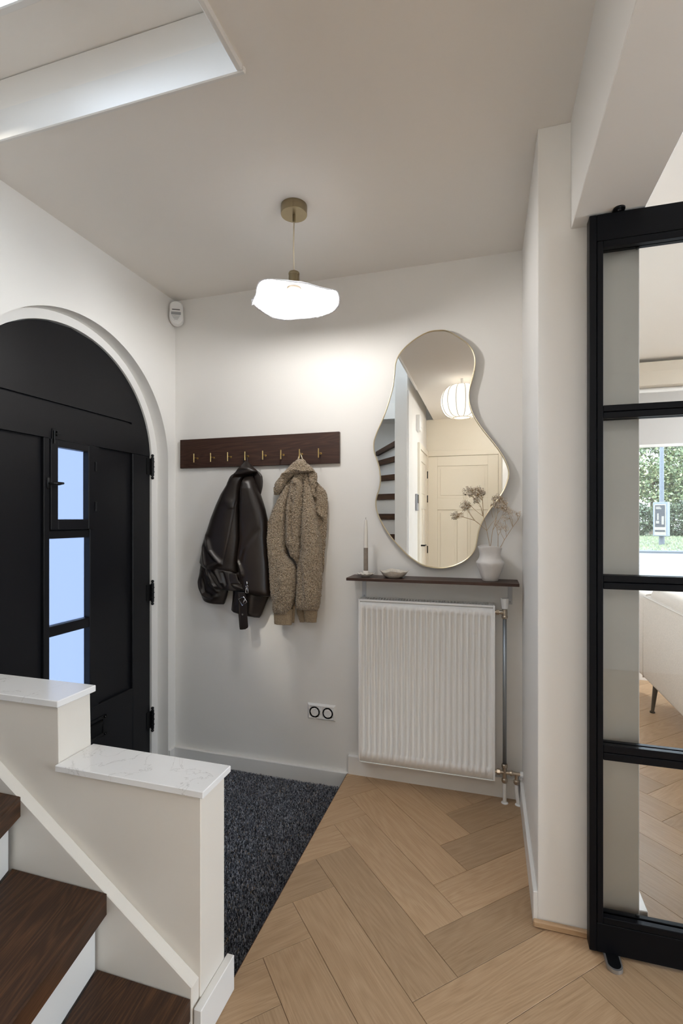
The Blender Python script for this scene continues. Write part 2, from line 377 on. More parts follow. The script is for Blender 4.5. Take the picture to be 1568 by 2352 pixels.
lj_tail=[(1.5589, -1.2137, -1.1795), (1.5527, -1.2072, -1.1714), (1.5406, -1.1974, -1.1578), (1.5288, -1.2007, -1.1488), (1.4992, -1.1941, -1.1456), (1.4696, -1.1844, -1.1475), (1.4401, -1.1714, -1.1552), (1.426, -1.1643, -1.1601)]
lj_lining=[(1.5597, -1.3132, -1.187), (1.5329, -1.347, -1.1658), (1.5031, -1.3674, -1.1625), (1.4731, -1.3776, -1.1641), (1.4432, -1.381, -1.1707)]
lj_belt=[(0.9122, -1.2686, -1.2282), (0.8831, -1.2679, -1.2184), (0.8392, -1.2666, -1.2158), (0.8041, -1.2653, -1.2133), (0.7283, -1.2588, -1.2065), (0.7219, -1.2578, -1.2074), (0.7163, -1.2561, -1.246)]
lj_seam=[(-1.2868, 1.3941), (-1.2968, 1.3495), (-1.3101, 1.2839), (-1.3251, 1.2031), (-1.3435, 1.125), (-1.3604, 1.0646), (-1.3597, 1.0592)]
lj_fold1=[(-1.4791, 1.2197), (-1.4522, 1.1836), (-1.4351, 1.1293), (-1.4044, 1.0937), (-1.3739, 1.0643), (-1.3772, 1.0648), (-1.4146, 1.0487), (-1.4505, 1.0402)]
lj_fold2=[(-1.4989, 1.1708), (-1.4885, 1.1344), (-1.4791, 1.0799), (-1.4764, 1.0653), (-1.466, 1.0383)]
lj_fold3=[(-1.1391, 1.2551), (-1.1841, 1.1992), (-1.236, 1.1338), (-1.2557, 1.0685)]
lj_fold4=[(-1.282, 1.0892), (-1.2557, 1.0573), (-1.2393, 1.0253), (-1.236, 0.993)]
lj_fold5=[(-1.2197, 1.5223), (-1.2393, 1.4698), (-1.2475, 1.3814), (-1.254, 1.2339)]
lj_fold6=[(-1.5414, 0.9819), (-1.5308, 0.9207), (-1.4993, 0.8851), (-1.4437, 0.8692), (-1.4025, 0.8832)]
lj_fold7=[(-1.357, 1.4038), (-1.3101, 1.3824), (-1.3034, 1.3525)]
lj_pts={'buckle': (-1.2342, 0.866), 'eyelet': (-1.2385, 0.7974), 'zip': (-1.2004, 0.9302)}
fl_cap=[(1.6079, -0.9284, -0.904), (1.6024, -0.9374, -0.8976), (1.5846, -0.962, -0.8823), (1.5749, -0.9724, -0.8696), (1.5581, -0.9906, -0.8531), (1.5462, -1.0011, -0.8443), (1.5378, -1.0084, -0.8392), (1.533, -1.0137, -0.9258), (1.5214, -1.0247, -0.9516), (1.5073, -1.0379, -0.9724), (1.4907, -1.0551, -0.9919), (1.4739, -1.0638, -0.9985), (1.4522, -1.0678, -1.0142), (1.4402, -1.0686, -1.0273), (1.428, -1.067, -1.0379), (1.4237, -1.0612, -1.0445)]
fl_tail=[(1.553, -0.8989, -0.8517), (1.5456, -0.8912, -0.8474), (1.5335, -0.8874, -0.8373), (1.519, -0.8848, -0.832), (1.4903, -0.8772, -0.8358), (1.4664, -0.8728, -0.8416), (1.4472, -0.8677, -0.8449), (1.428, -0.8619, -0.8416), (1.4136, -0.8517, -0.8365), (1.4093, -0.8454, -0.8398)]
fl_sleeve_l=[(1.5218, -0.9792, -0.9635), (1.5026, -0.987, -0.9661), (1.4785, -1.0028, -0.97), (1.4569, -1.0172, -0.9766), (1.3964, -1.0508, -0.987), (1.3331, -1.0815, -1.0001), (1.2941, -1.0957, -1.0041), (1.2452, -1.105, -1.0049), (1.1962, -1.1096, -1.0054), (1.1853, -1.1077, -1.0054), (1.1364, -1.1037, -1.0041), (1.1121, -1.1021, -0.9975), (1.088, -1.0999, -0.9713), (1.0638, -1.0983, -0.9526), (1.0396, -1.0978, -0.9453), (0.9909, -1.0957, -0.9443), (0.9422, -1.0916, -0.9464), (0.9057, -1.0863, -0.95), (0.8741, -1.0783, -0.9578), (0.8445, -1.078, -0.9708), (0.8198, -1.0756, -0.9865), (0.8032, -1.0702, -0.9949)]
fl_cuff_l=[(0.8331, -1.0767, -0.9703), (0.8037, -1.0772, -0.9723), (0.7743, -1.0761, -0.975), (0.7486, -1.0745, -0.9776)]
fl_cuff_l2=[(0.8693, -1.0039, -0.9654), (0.8152, -0.9959, -0.9675), (0.7709, -0.9932, -0.9694), (0.7574, -0.9906, -0.971)]
fl_placket=[(1.5366, -0.9465, -0.9048), (1.5009, -0.9693, -0.9048), (1.4385, -0.9828, -0.9048), (1.3423, -0.9993, -0.9084), (1.2701, -1.0006, -0.9125), (1.187, -1.0006, -0.9181), (1.1737, -1.0006, -0.9161), (1.1509, -0.9906, -0.9192), (1.1317, -0.9807, -0.9199), (1.1149, -0.9781, -0.9202), (1.1053, -0.9724, -0.9222), (1.0911, -0.9548, -0.9253), (1.0767, -0.9465, -0.9295), (1.0611, -0.9382, -0.9341)]
fl_sleeve_r=[(1.5386, -0.9052, -0.8829), (1.5194, -0.9067, -0.8791), (1.4618, -0.9073, -0.8684), (1.4139, -0.9083, -0.8557), (1.366, -0.9106, -0.8431), (1.2942, -0.9144, -0.8304), (1.2225, -0.917, -0.8166), (1.188, -0.9188, -0.8103), (1.1748, -0.918, -0.8118), (1.1402, -0.9201, -0.8078), (1.0924, -0.9278, -0.8068), (1.0636, -0.9366, -0.806), (1.0445, -0.9392, -0.8055), (0.9966, -0.9407, -0.806), (0.9127, -0.9454, -0.8118), (0.8766, -0.9485, -0.8168), (0.8453, -0.9493, -0.8229), (0.8329, -0.9433, -0.8279)]
fl_cuff_r=[(0.8418, -0.9137, -0.8325), (0.8275, -0.9096, -0.834), (0.7987, -0.908, -0.8365), (0.7711, -0.906, -0.8396)]
fl_cuff_r2=[(0.8439, -0.9574, -0.9156), (0.8195, -0.9569, -0.9156), (0.7953, -0.9501, -0.9143), (0.7628, -0.9386, -0.913)]
fl_back=[(1.5078, -0.8675, -0.8521), (1.4884, -0.8701, -0.8456), (1.4663, -0.8727, -0.82), (1.4443, -0.8753, -0.7984), (1.4152, -0.8753, -0.7907), (1.391, -0.8753, -0.7874), (1.2941, -0.8753, -0.79), (1.2215, -0.8649, -0.7953), (1.1866, -0.8495, -0.8009), (1.1732, -0.8495, -0.7994), (1.1382, -0.8418, -0.8045), (1.0657, -0.8367, -0.8085), (1.0415, -0.8341, -0.8111), (1.0173, -0.8302, -0.8167)]
fl_lining=[(1.5451, -1.0295, -0.8634), (1.5257, -1.051, -0.866), (1.4916, -1.0781, -0.8712), (1.4423, -1.0917, -0.879), (1.4287, -1.0884, -0.8816)]
fl_bump=[(1.2903, -1.1202, -1.1027), (1.2841, -1.1257, -1.0946), (1.2693, -1.1276, -1.0892), (1.2569, -1.1243, -1.0892), (1.2525, -1.1175, -1.0919)]
fl_c1=[(-0.9594, 1.4147), (-0.9568, 1.3664), (-0.9581, 1.2942), (-0.9594, 1.1978)]
fl_c2=[(-0.9465, 1.5204), (-0.9413, 1.4866), (-0.9233, 1.4814), (-0.9233, 1.4382), (-0.9361, 1.3663), (-0.9465, 1.2942), (-0.9594, 1.2219)]
fl_c3=[(-0.987, 1.4276), (-1.0001, 1.3549), (-1.0041, 1.2698)]
fl_c4=[(-1.0159, 0.9667), (-1.0028, 0.9915), (-1.0133, 0.9181), (-1.0423, 0.8851)]
fl_c5=[(-0.9098, 1.0674), (-0.9021, 0.9956), (-0.8996, 0.9118), (-0.9124, 0.8511)]
fl_flap=[(-0.8457, 1.3422), (-0.8177, 1.3205), (-0.8026, 1.3038)]
fl_flapd=[(-0.8457, 1.3086), (-0.8279, 1.3098), (-0.8177, 1.3038), (-0.8177, 1.2224)]
mirror=[(-0.2274, 2.2103), (-0.1994, 2.2067), (-0.1716, 2.194), (-0.1385, 2.1707), (-0.1056, 2.1447), (-0.0811, 2.117), (-0.0649, 2.0874), (-0.0573, 2.0531), (-0.0595, 2.0142), (-0.0703, 1.9648), (-0.0822, 1.9209), (-0.0865, 1.882), (-0.0811, 1.8368), (-0.0649, 1.7909), (-0.0406, 1.7477), (-0.0112, 1.7044), (0.0233, 1.6584), (0.0549, 1.6129), (0.081, 1.5624), (0.093, 1.5182), (0.0888, 1.4799), (0.0706, 1.4308), (0.0391, 1.3816), (0.0021, 1.3321), (-0.0246, 1.2877), (-0.0406, 1.243), (-0.0487, 1.1983), (-0.0568, 1.1619), (-0.0784, 1.1251), (-0.1165, 1.0933), (-0.1661, 1.0711), (-0.2162, 1.0618), (-0.267, 1.0649), (-0.3184, 1.0796), (-0.3762, 1.1187), (-0.4231, 1.1644), (-0.4645, 1.2107), (-0.5003, 1.2634), (-0.5274, 1.3164), (-0.5395, 1.3638), (-0.5377, 1.4052), (-0.5244, 1.4464), (-0.5171, 1.4876), (-0.5196, 1.5349), (-0.5304, 1.5825), (-0.5455, 1.6245), (-0.551, 1.6603), (-0.5474, 1.6957), (-0.5304, 1.7422), (-0.5063, 1.794), (-0.4854, 1.8457), (-0.4675, 1.9033), (-0.4526, 1.9608), (-0.4455, 2.0188), (-0.4408, 2.0652), (-0.426, 2.1048), (-0.3996, 2.1372), (-0.3646, 2.1657), (-0.3184, 2.1926), (-0.2727, 2.209)]
fl_st={'a': [[(0.0062, 1.1764), (0.0026, 1.2008), (-0.0063, 1.2472), (-0.0135, 1.2858), (-0.0224, 1.3124), (-0.0237, 1.3551), (-0.0263, 1.3978)], [(-0.0063, 1.2472), (-0.0301, 1.2684), (-0.0623, 1.2938), (-0.1144, 1.3093), (-0.1341, 1.3113)], [(-0.0623, 1.2938), (-0.0844, 1.3273), (-0.0922, 1.3502), (-0.1, 1.3664)], [(-0.0224, 1.3124), (-0.043, 1.3285), (-0.0636, 1.346), (-0.0766, 1.3608)], [(-0.0237, 1.3151), (-0.0327, 1.3552), (-0.0404, 1.3712), (-0.0533, 1.3874)], [(-0.0263, 1.3871), (-0.0481, 1.4114), (-0.0688, 1.4305)], [(-0.0263, 1.3924), (-0.0353, 1.4192), (-0.043, 1.4407)], [(-0.1144, 1.3093), (-0.1184, 1.3288), (-0.1105, 1.3395)], [(-0.0063, 1.2472), (0.0133, 1.2779), (0.0335, 1.3018)]], 'b': [[(0.0102, 1.1765), (0.0145, 1.2116), (0.0196, 1.2487), (0.0335, 1.2965), (0.0398, 1.3256), (0.0411, 1.3494)], [(0.0196, 1.2487), (0.0436, 1.2885), (0.0599, 1.3149), (0.0687, 1.3386)], [(0.0335, 1.2965), (0.0297, 1.3282), (0.031, 1.3494)], [(0.0196, 1.3071), (0.0183, 1.315), (0.0133, 1.3389), (0.0107, 1.3628)], [(0.0398, 1.3256), (0.0587, 1.3492), (0.0712, 1.3702)], [(0.031, 1.3494), (0.0259, 1.3706), (0.0221, 1.3972)], [(0.0411, 1.3494), (0.0486, 1.3784), (0.0537, 1.3968)]], 'c': [[(0.0426, 1.1722), (0.0431, 1.2251), (0.0386, 1.2489), (0.0373, 1.2594)], [(0.0431, 1.2251), (0.0537, 1.2437), (0.0587, 1.2648)], [(0.0373, 1.2594), (0.031, 1.2726), (0.0335, 1.2859)]], 'd': [[(0.0524, 1.1684), (0.07, 1.2056), (0.0787, 1.2189), (0.1061, 1.2637), (0.1283, 1.2952), (0.1382, 1.3174)], [(0.07, 1.2056), (0.0562, 1.2332), (0.0512, 1.2516)], [(0.0787, 1.2189), (0.0762, 1.2412), (0.0762, 1.2702), (0.0737, 1.3018)], [(0.1061, 1.2637), (0.1036, 1.2965), (0.0937, 1.3228)], [(0.1283, 1.2952), (0.1259, 1.3122), (0.1185, 1.3227)], [(0.1061, 1.2637), (0.0949, 1.3018), (0.0862, 1.328)], [(0.0762, 1.2412), (0.0637, 1.2596), (0.0562, 1.2675)]]}
fl_cl={'a': [(-0.0844, 1.4281, 0.0337, 0.0219, 90), (-0.0456, 1.4274, 0.0308, 0.0245, 90), (-0.0533, 1.3874, 0.0155, 0.0162, 40), (-0.1026, 1.3637, 0.0248, 0.0244, 80), (-0.15, 1.3153, 0.0224, 0.0203, 60), (-0.0276, 1.4218, 0.0154, 0.0189, 30)], 'b': [(0.0411, 1.3917, 0.0251, 0.0214, 90), (0.031, 1.3627, 0.0227, 0.0134, 80), (0.0637, 1.3598, 0.0262, 0.0291, 160), (0.0887, 1.3385, 0.0149, 0.0158, 40), (0.0158, 1.392, 0.0051, 0.0054, 3)], 'c': [(0.0537, 1.2674, 0.02, 0.0183, 45), (0.036, 1.2859, 0.0126, 0.0105, 15)], 'd': [(0.0712, 1.3018, 0.015, 0.0158, 30), (0.1332, 1.3253, 0.0123, 0.0131, 16), (0.0962, 1.3333, 0.0149, 0.0158, 24), (0.0787, 1.2597, 0.0125, 0.0157, 20), (0.116, 1.3227, 0.0148, 0.0131, 12)]}
shade=[(-0.8165, 2.2692), (-0.7862, 2.2622), (-0.7442, 2.258), (-0.691, 2.247), (-0.6589, 2.2357), (-0.6271, 2.2191), (-0.5955, 2.1972), (-0.5671, 2.1745), (-0.5558, 2.1568), (-0.5511, 2.14), (-0.5558, 2.1217), (-0.5728, 2.113), (-0.607, 2.1076), (-0.6444, 2.0998), (-0.6851, 2.0978), (-0.7383, 2.0971), (-0.7742, 2.097), (-0.8165, 2.0963), (-0.8379, 2.1072), (-0.8624, 2.1227), (-0.8965, 2.1423), (-0.9168, 2.1618), (-0.9309, 2.1906), (-0.9012, 2.1982), (-0.9115, 2.2222), (-0.9137, 2.231), (-0.8872, 2.2559), (-0.8563, 2.2671)]
# ---------------------------------------------------------------- room shell
H = 2.55; XL = -1.722; YB = 2.436; XR = 0.152; XJ = 0.44; YJ = 1.69; YF = 4.5; YN = -1.46; XE = 4.2; ZL = -0.095
AY = 1.775
def arc(r, zc, a0, a1, n=28):
    return [(AY + r * math.cos(R(a0 + (a1 - a0) * i / n)), zc + r * math.sin(R(a0 + (a1 - a0) * i / n))) for i in range(n + 1)]
# floor: joint bed, then every plank of the herringbone
fl = struct('floor', box(box(BM(), -0.69, XE, YN - .1, YF, -0.09, -0.006), -1.84, -0.69, YN - .1, 2.6, -0.16, ZL), M_oakbase)
PW = 0.1572; PL = 4 * PW; TH = R(-46.05)
E1 = np.array([math.cos(TH), math.sin(TH)]); E2 = np.array([-math.sin(TH), math.cos(TH)]); O0 = np.array([-0.636, 1.553])
def clip(poly, axis, lim, keep_less):
    out = []
    for i in range(len(poly)):
        a, b = poly[i], poly[(i + 1) % len(poly)]
        ia = (a[axis] <= lim) == keep_less; ib = (b[axis] <= lim) == keep_less
        if ia: out.append(a)
        if ia != ib:
            t = (lim - a[axis]) / (b[axis] - a[axis]); out.append(a + (b - a) * t)
    return out
def area(p): return 0.5 * abs(sum(p[i][0] * p[(i + 1) % len(p)][1] - p[(i + 1) % len(p)][0] * p[i][1] for i in range(len(p))))
full_mesh = {}
G_ = 0.0006
def plank(o2, horiz):
    a, b = (PL, PW) if horiz else (PW, PL)
    poly = [o2 + E1 * u + E2 * v for u, v in ((G_, G_), (a - G_, G_), (a - G_, b - G_), (G_, b - G_))]
    cen = o2 + E1 * a / 2 + E2 * b / 2
    full = True; p = poly
    lims = [(0, -0.69, False), (0, 3.05, True), (1, YN, False), (1, YF, True)]
    if cen[0] < 0.30: lims[3] = (1, 2.425, True)
    for ax, lim, less in lims:
        q = clip(p, ax, lim, less)
        if len(q) < 3: return
        if len(q) != len(p) or any(np.abs(q[i] - p[i]).max() > 1e-9 for i in range(len(q))): full = False
        p = q
    if area(p) < 0.0008: return
    if XR + .06 < cen[0] < XJ - .06 and cen[1] > YJ + .35: return
    rot = TH if horiz else TH + math.pi / 2
    org = (float(cen[0]), float(cen[1]), 0.0)
    if full and horiz in full_mesh:
        o = full_mesh[horiz].copy(); C.objects.link(o); o.location = org; o.parent = fl; return
    bm = BM(); prism(bm, [(float(x), float(y)) for x, y in p], 'z', -0.012, 0.0, bev=0.0007)
    o = obj('plank', bm, M_oak, fl, origin=org, rotz=rot)
    if full: full_mesh[horiz] = o
for per in range(-6, 8):
    for k in range(-60, 60):
        base = O0 + E1 * (k * PW) - E2 * (k * PW) + E2 * (8 * PW * per)
        for off, hz in ((np.zeros(2), True), (E2 * 4 * PW, False)):
            c_ = base + off
            if -1.6 < c_[0] < 3.6 and -2.3 < c_[1] < 5.0: plank(c_, hz)

# walls
sbox('wall_back', (-1.84, 0.25, YB, 2.56, -0.16, H), M_wall)
def ring_wall(inner, outer, x0, x1):
    """solid between two open outlines (y,z) of equal length, x0 back, x1 front"""
    bm = BM(); A = [[bm.verts.new((x, p[0], p[1])) for p in q] for q in (inner, outer) for x in (x1, x0)]
    i1, i0, o1, o0 = A
    for k in range(len(inner) - 1):
        bm.faces.new((i1[k], i1[k + 1], o1[k + 1], o1[k])); bm.faces.new((i0[k], o0[k], o0[k + 1], i0[k + 1]))
        bm.faces.new((i1[k], i0[k], i0[k + 1], i1[k + 1])); bm.faces.new((o1[k], o1[k + 1], o0[k + 1], o0[k]))
    for k in (0, -1): bm.faces.new((i1[k], o1[k], o0[k], i0[k]))
    finish(bm); return bm
Ya, Yb_, Zt = YN - .1, 2.5, 3.1
ca1 = math.degrees(math.atan2(Zt - 1.608, Yb_ - AY)); ca2 = math.degrees(math.atan2(Zt - 1.608, Ya - AY))
angs = sorted(list(np.linspace(0, 180, 61)) + [ca1, ca2])
def onrect(a):
    c_, s_ = math.cos(R(a)), math.sin(R(a)); t = min((Yb_ - AY) / c_ if c_ > 1e-6 else 1e9, (Ya - AY) / c_ if c_ < -1e-6 else 1e9, (Zt - 1.608) / s_ if s_ > 1e-6 else 1e9)
    return (AY + c_ * t, 1.608 + s_ * t)
inn = [(AY + .595, -.16)] + [(AY + .595 * math.cos(R(a)), 1.608 + .595 * math.sin(R(a))) for a in angs] + [(AY - .595, -.16)]
out = [(Yb_, -.16)] + [onrect(a) for a in angs] + [(Ya, -.16)]
wl = ring_wall(inn, out, -1.842, XL); struct('wall_left', wl, M_wall)
wu = box(box(box(BM(), -1.842, XL, YN - .1, -0.4, 3.1, 5.1), -1.842, XL, 0.8, 2.5, 3.1, 5.1), -1.842, XL, -0.4, 0.8, 4.3, 5.1)
struct('wall_upstairs_left', wu, M_wall)
sbox('wall_upstairs_back', (-1.72, 1.2, 2.1, 2.2, 2.9, 5.1), M_wall)
sbox('wall_upstairs_right', (0.9, 1.0, YN - .1, 2.1, 2.67, 5.1), M_wall)
sbox('ceiling_upstairs', (-1.842, 1.0, YN - .1, 2.2, 5.1, 5.2), M_ceil)
sbox('wall_right', (XR, XJ, YJ, YF, -0.02, H), M_wall, bev=0.002)
sbox('trim_beam', (0.249, 0.441, -0.9, YJ + .02, 2.212, H + .01), M_wall, bev=0.002)
sbox('wall_right_rear', (XR, XJ, YN, -0.9, 0, H), M_wall)
sbox('wall_front', (-0.88, XJ, YN - .1, YN, -0.05, H), M_crm)
sbox('wall_hall_left', (-0.872, -0.75, YN, 0.072, -0.05, 4.9), M_wall, bev=0.002)
sbox('wall_upstairs_front', (-1.842, 1.0, YN - .2, YN - .1, -0.16, 5.1), M_wall)
# hall ceiling round the stair opening, landing edge above it
ce = BM()
box(ce, -1.842, 0.26, 1.232, 2.56, H, 2.745); box(ce, -0.662, 0.26, YN - .1, 1.232, H, 2.745); box(ce, -1.842, -0.87, YN - .1, -1.25, H, 2.745)
struct('ceiling', ce, M_ceil)
la = BM(); box(la, -1.722, 0.9, 1.072, 2.1, 2.748, 2.9); box(la, -0.60, 0.9, YN - .1, 1.072, 2.748, 2.9)
struct('ceiling_landing', la, M_ceil)
sbox('trim_1', (-1.72, -0.645, 1.222, 1.236, H - .014, 2.64), M_trim, bev=0.003)
sbox('trim_2', (-0.6655, -0.648, 0.074, 1.2215, H - .014, 2.64), M_trim, bev=0.003)
sbox('trim_3', (-1.72, -0.6, 1.056, 1.076, 2.742, 2.94), M_trim, bev=0.003)
# baseboards
sbox('baseboard_back', (XL, -0.686, 2.414, YB, -0.15, 0.0), M_trim, bev=0.002)
bb = BM(); box(bb, -0.686, 0.128, 2.414, YB, -0.01, 0.092, bev=.002); struct('baseboard_radiator', bb, M_trim)
sbox('baseboard_right', (0.138, XR, 1.69, 2.43, -0.01, 0.105), M_trim, bev=0.002)
sbox('baseboard_alcove', (-1.735, XL + .012, 2.372, 2.414, -0.15, 0.0), M_trim, bev=0.002)
sbox('trim_oak_strip', (0.137, 0.30, 1.674, 1.69, 0, 0.022), M_oak, bev=0.004)
sbox('baseboard_living', (XJ, XJ + .0256, 1.70, YF, 0, 0.105), M_trim, bev=0.002)
# living room shell with the front window
LX0, LX1, LZ0, LZ1 = 0.85, 3.35, 0.70, 2.30
wf = BM(); box(wf, XJ, LX0, YF, YF + .15, -0.1, H); box(wf, LX1, XE, YF, YF + .15, -0.1, H); box(wf, LX0, LX1, YF, YF + .15, -0.1, LZ0); box(wf, LX0, LX1, YF, YF + .15, LZ1, H)
struct('wall_living_front', wf, M_wall)
wq = BM(); box(wq, XE, XE + .1, YN - .1, -1.2, -.1, H); box(wq, XE, XE + .1, 1.2, YF + .15, -.1, H); box(wq, XE, XE + .1, -1.2, 1.2, -.1, .35); box(wq, XE, XE + .1, -1.2, 1.2, 2.4, H)  # opening left for the added side window
struct('wall_living_right', wq, M_wall)
wr = box(BM(), XJ, XE, YN - .1, YN, -0.1, H)
struct('wall_living_rear', wr, M_wall)
sbox('ceiling_living', (0.26, XE + .1, YN - .1, YF + .15, H, H + .1), M_ceil)
w1 = struct('window_1', box(BM(), LX0 - .02, LX1 + .02, YF - .02, YF + .1, LZ0 - .03, LZ0), M_trim)
wfm = BM()
for a in ((LX0, LX0 + .06), (2.07, 2.13), (LX1 - .06, LX1)): box(wfm, a[0], a[1], YF + .03, YF + .09, LZ0, LZ1)
box(wfm, LX0, LX1, YF + .03, YF + .09, LZ1 - .06, LZ1); box(wfm, LX0, LX1, YF + .03, YF + .09, LZ0, LZ0 + .06)
obj('window_frame', wfm, M_trim, w1)
for a, b in ((LX0 + .06, 2.07), (2.13, LX1 - .06)): boxo('pane', (a, b, YF + .057, YF + .063, LZ0 + .06, LZ1 - .06), M_glass, w1)
sbox('trim_pelmet', (0.6, 3.6, 4.34, YF, 2.335, 2.52), M_pelmet, bev=.004)
bl = thing('roller_blind', 'pale half-lowered roller blind in the living room window', 'blind', (2.1, 4.43, 2.33))
obj('blind_fabric', box(BM(), LX0 - .05, LX1 + .05, 4.418, 4.42, 1.885, 2.31), M_blind, bl)
obj('blind_rail', box(BM(), LX0 - .05, LX1 + .05, 4.41, 4.428, 1.865, 1.888, bev=.003), M_plastic, bl)
obj('blind_roller', cyl(BM(), (LX0 - .06, 4.43, 2.315), (LX1 + .06, 4.43, 2.315), 0.022), M_plastic, bl)

w2 = struct('window_added', box(BM(), XE - .03, XE + .1, -1.22, 1.22, .32, .35), M_trim)  # unseen side window added to bring more light towards the hall
wfm = BM()
for a in ((-1.2, -1.14), (-.03, .03), (1.14, 1.2)): box(wfm, XE + .03, XE + .08, a[0], a[1], .35, 2.4)
obj('window_frame', wfm, M_steel, w2)
for a, b in ((-1.14, -.03), (.03, 1.14)): boxo('pane', (XE + .05, XE + .056, a, b, .35, 2.4), M_glass, w2)
# ---------------------------------------------------------------- arched front door
XF = -1.80; XD = -1.845
d1 = struct('door_1', ring_wall([(AY + .545, ZL)] + arc(.545, 1.618, 0, 180, 60) + [(AY - .545, ZL)], [(AY + .597, ZL)] + arc(.597, 1.608, 0, 180, 60) + [(AY - .597, ZL)], -1.855, -1.792), M_trim)
obj('door_stop', ring_wall([(AY + .524, ZL)] + arc(.524, 1.618, 0, 180, 60) + [(AY - .524, ZL)], [(AY + .56, ZL)] + arc(.56, 1.618, 0, 180, 60) + [(AY - .56, ZL)], -1.862, -1.846), M_trim, d1)
DR = .541
def darc(z0, z1, r=DR):
    """closed outline (y,z) of the arched leaf between two heights"""
    def hw(z): return r if z <= 1.618 else math.sqrt(max(r * r - (z - 1.618) ** 2, 0))
    zs = [z0 + (z1 - z0) * i / 24 for i in range(25)]
    top = [(AY + hw(z), z) for z in zs]
    if z1 >= 1.618 + r - 1e-6: return top + [(AY - hw(z), z) for z in zs[::-1][1:]]
    return top + [(AY - hw(z), z) for z in zs[::-1]]
obj('arch_board', prism(BM(), darc(1.808, 1.618 + DR), 'x', XD, XF), M_black, d1)
obj('top_rail', prism(BM(), darc(1.648, 1.798), 'x', XD, XF), M_black, d1)
g1 = BM(); box(g1, XD, XF - .012, AY - .39, 2.17, 1.798, 1.808); box(g1, XD, XF, 2.17, AY + .508, 1.798, 1.808); box(g1, XD, XF, AY - .508, AY - .39, 1.798, 1.808)
obj('arch_groove', g1, M_black, d1)
def frost_pane(parent, x0, y0, y1, z0, z1):
    o = boxo('pane', (x0, x0 + .006, y0, y1, z0, z1), M_frost, parent); o.data.materials.append(M_glass)
    for f in o.data.polygons:
        if f.normal.x < -.5: f.material_index = 1
    return o
def dbox(n, y0, y1, z0, z1, x0=XD, x1=XF, bev=.003, p=d1): return boxo(n, (x0, x1, y0, y1, z0, z1), M_black, p, bev=bev)
ZB = ZL + .012
dbox('stile', AY - DR, 1.375, ZB, 1.648); dbox('stile', 2.178, AY + DR, ZB, 1.648)
dbox('stile', 1.635, 1.664, .405, 1.648); dbox('stile', 1.886, 1.945, .405, 1.648)
dbox('bottom_rail', 1.375, 2.178, ZB, .405)
dbox('panel', 1.375, 1.635, .405, 1.648, XD + .005, XF - .018, 0); dbox('panel', 1.945, 2.178, .405, 1.648, XD + .005, XF - .018, 0)
dbox('crossbar', 1.664, 1.886, 1.214, 1.250, XD, XF - .004); dbox('sash_rebate', 1.664, 1.886, 1.25, 1.275, XD - .012, XD + .006, 0); dbox('crossbar', 1.664, 1.886, .790, .835, XD, XF - .004); dbox('crossbar', 1.664, 1.886, .405, .418, XD, XF - .004)
sa = BM(); box(sa, XD + .01, XF + .006, 1.666, 1.703, 1.252, 1.647, bev=.003); box(sa, XD + .01, XF + .006, 1.873, 1.912, 1.252, 1.647, bev=.003)
box(sa, XD + .01, XF + .006, 1.703, 1.873, 1.252, 1.298, bev=.003); box(sa, XD + .01, XF + .006, 1.703, 1.873, 1.615, 1.647, bev=.003)
sash = obj('hinged_sash', sa, M_black, d1)
frost_pane(sash, XD + .012, 1.70, 1.876, 1.295, 1.618)
for z0, z1 in ((.835, 1.214), (.418, .79)): frost_pane(d1, XD + .004, 1.664, 1.886, z0, z1)
ha = BM(); box(ha, XF, XF + .005, 1.648, 1.664, 1.43, 1.478, bev=.002); cyl(ha, (XF, 1.656, 1.452), (XF + .03, 1.656, 1.452), .005)
tube(ha, [(XF + .03, 1.652, 1.452), (XF + .033, 1.68, 1.452), (XF + .031, 1.705, 1.455)], [.006, .008, .005], 10)
obj('sash_handle', ha, M_iron, sash, smooth=True)
bo = BM(); box(bo, XF, XF + .006, 1.672, 1.684, 1.634, 1.69, bev=.001); cyl(bo, (XF + .01, 1.678, 1.625), (XF + .01, 1.678, 1.68), .004); box(bo, XF, XF + .014, 1.69, 1.697, 1.66, 1.682, bev=.001)
cyl(bo, (XF + .01, 1.684, 1.668), (XF + .014, 1.704, 1.668), .003)
obj('sash_bolt', bo, M_iron, sash)
for z in (1.55, 1.36):
    obj('sash_hinge', cyl(BM(), (XF + .008, 1.914, z - .022), (XF + .008, 1.914, z + .022), .0045, 10), M_iron, sash)
for z in (1.59, .891, .186):
    h = BM(); yh = 2.322
    cyl(h, (XF + .012, yh, z - .052), (XF + .012, yh, z + .052), .0085, 12)
    for zz in (-.028, 0, .028): cyl(h, (XF + .012, yh, z + zz - .003), (XF + .012, yh, z + zz + .003), .0105, 12)
    for q in (-1, 1):
        ball(h, (XF + .012, yh, z + q * .062), .0085, 2); cyl(h, (XF + .012, yh, z + q * .05), (XF + .012, yh, z + q * .06), .005, 10)
    box(h, XF - .002, XF + .004, yh - .035, yh, z - .045, z + .045)
    obj('hinge', h, M_iron, d1, smooth=False)
ms = BM()
box(ms, XF, XF + .008, 1.56, 1.985, .245, .260, bev=.002); box(ms, XF, XF + .008, 1.56, 1.985, .328, .343, bev=.002); box(ms, XF, XF + .008, 1.962, 1.985, .245, .343, bev=.002); box(ms, XF, XF + .008, 1.56, 1.58, .245, .343, bev=.002)
ms_ = obj('mail_slot', ms, M_iron, d1)
fl_ = BM(); v = [fl_.verts.new(p) for p in ((XF + .002, 1.58, .258), (XF + .002, 1.955, .258), (XF + .014, 1.955, .318), (XF + .014, 1.58, .318), (XF, 1.58, .325), (XF, 1.955, .325), (XF, 1.955, .258), (XF, 1.58, .258))]
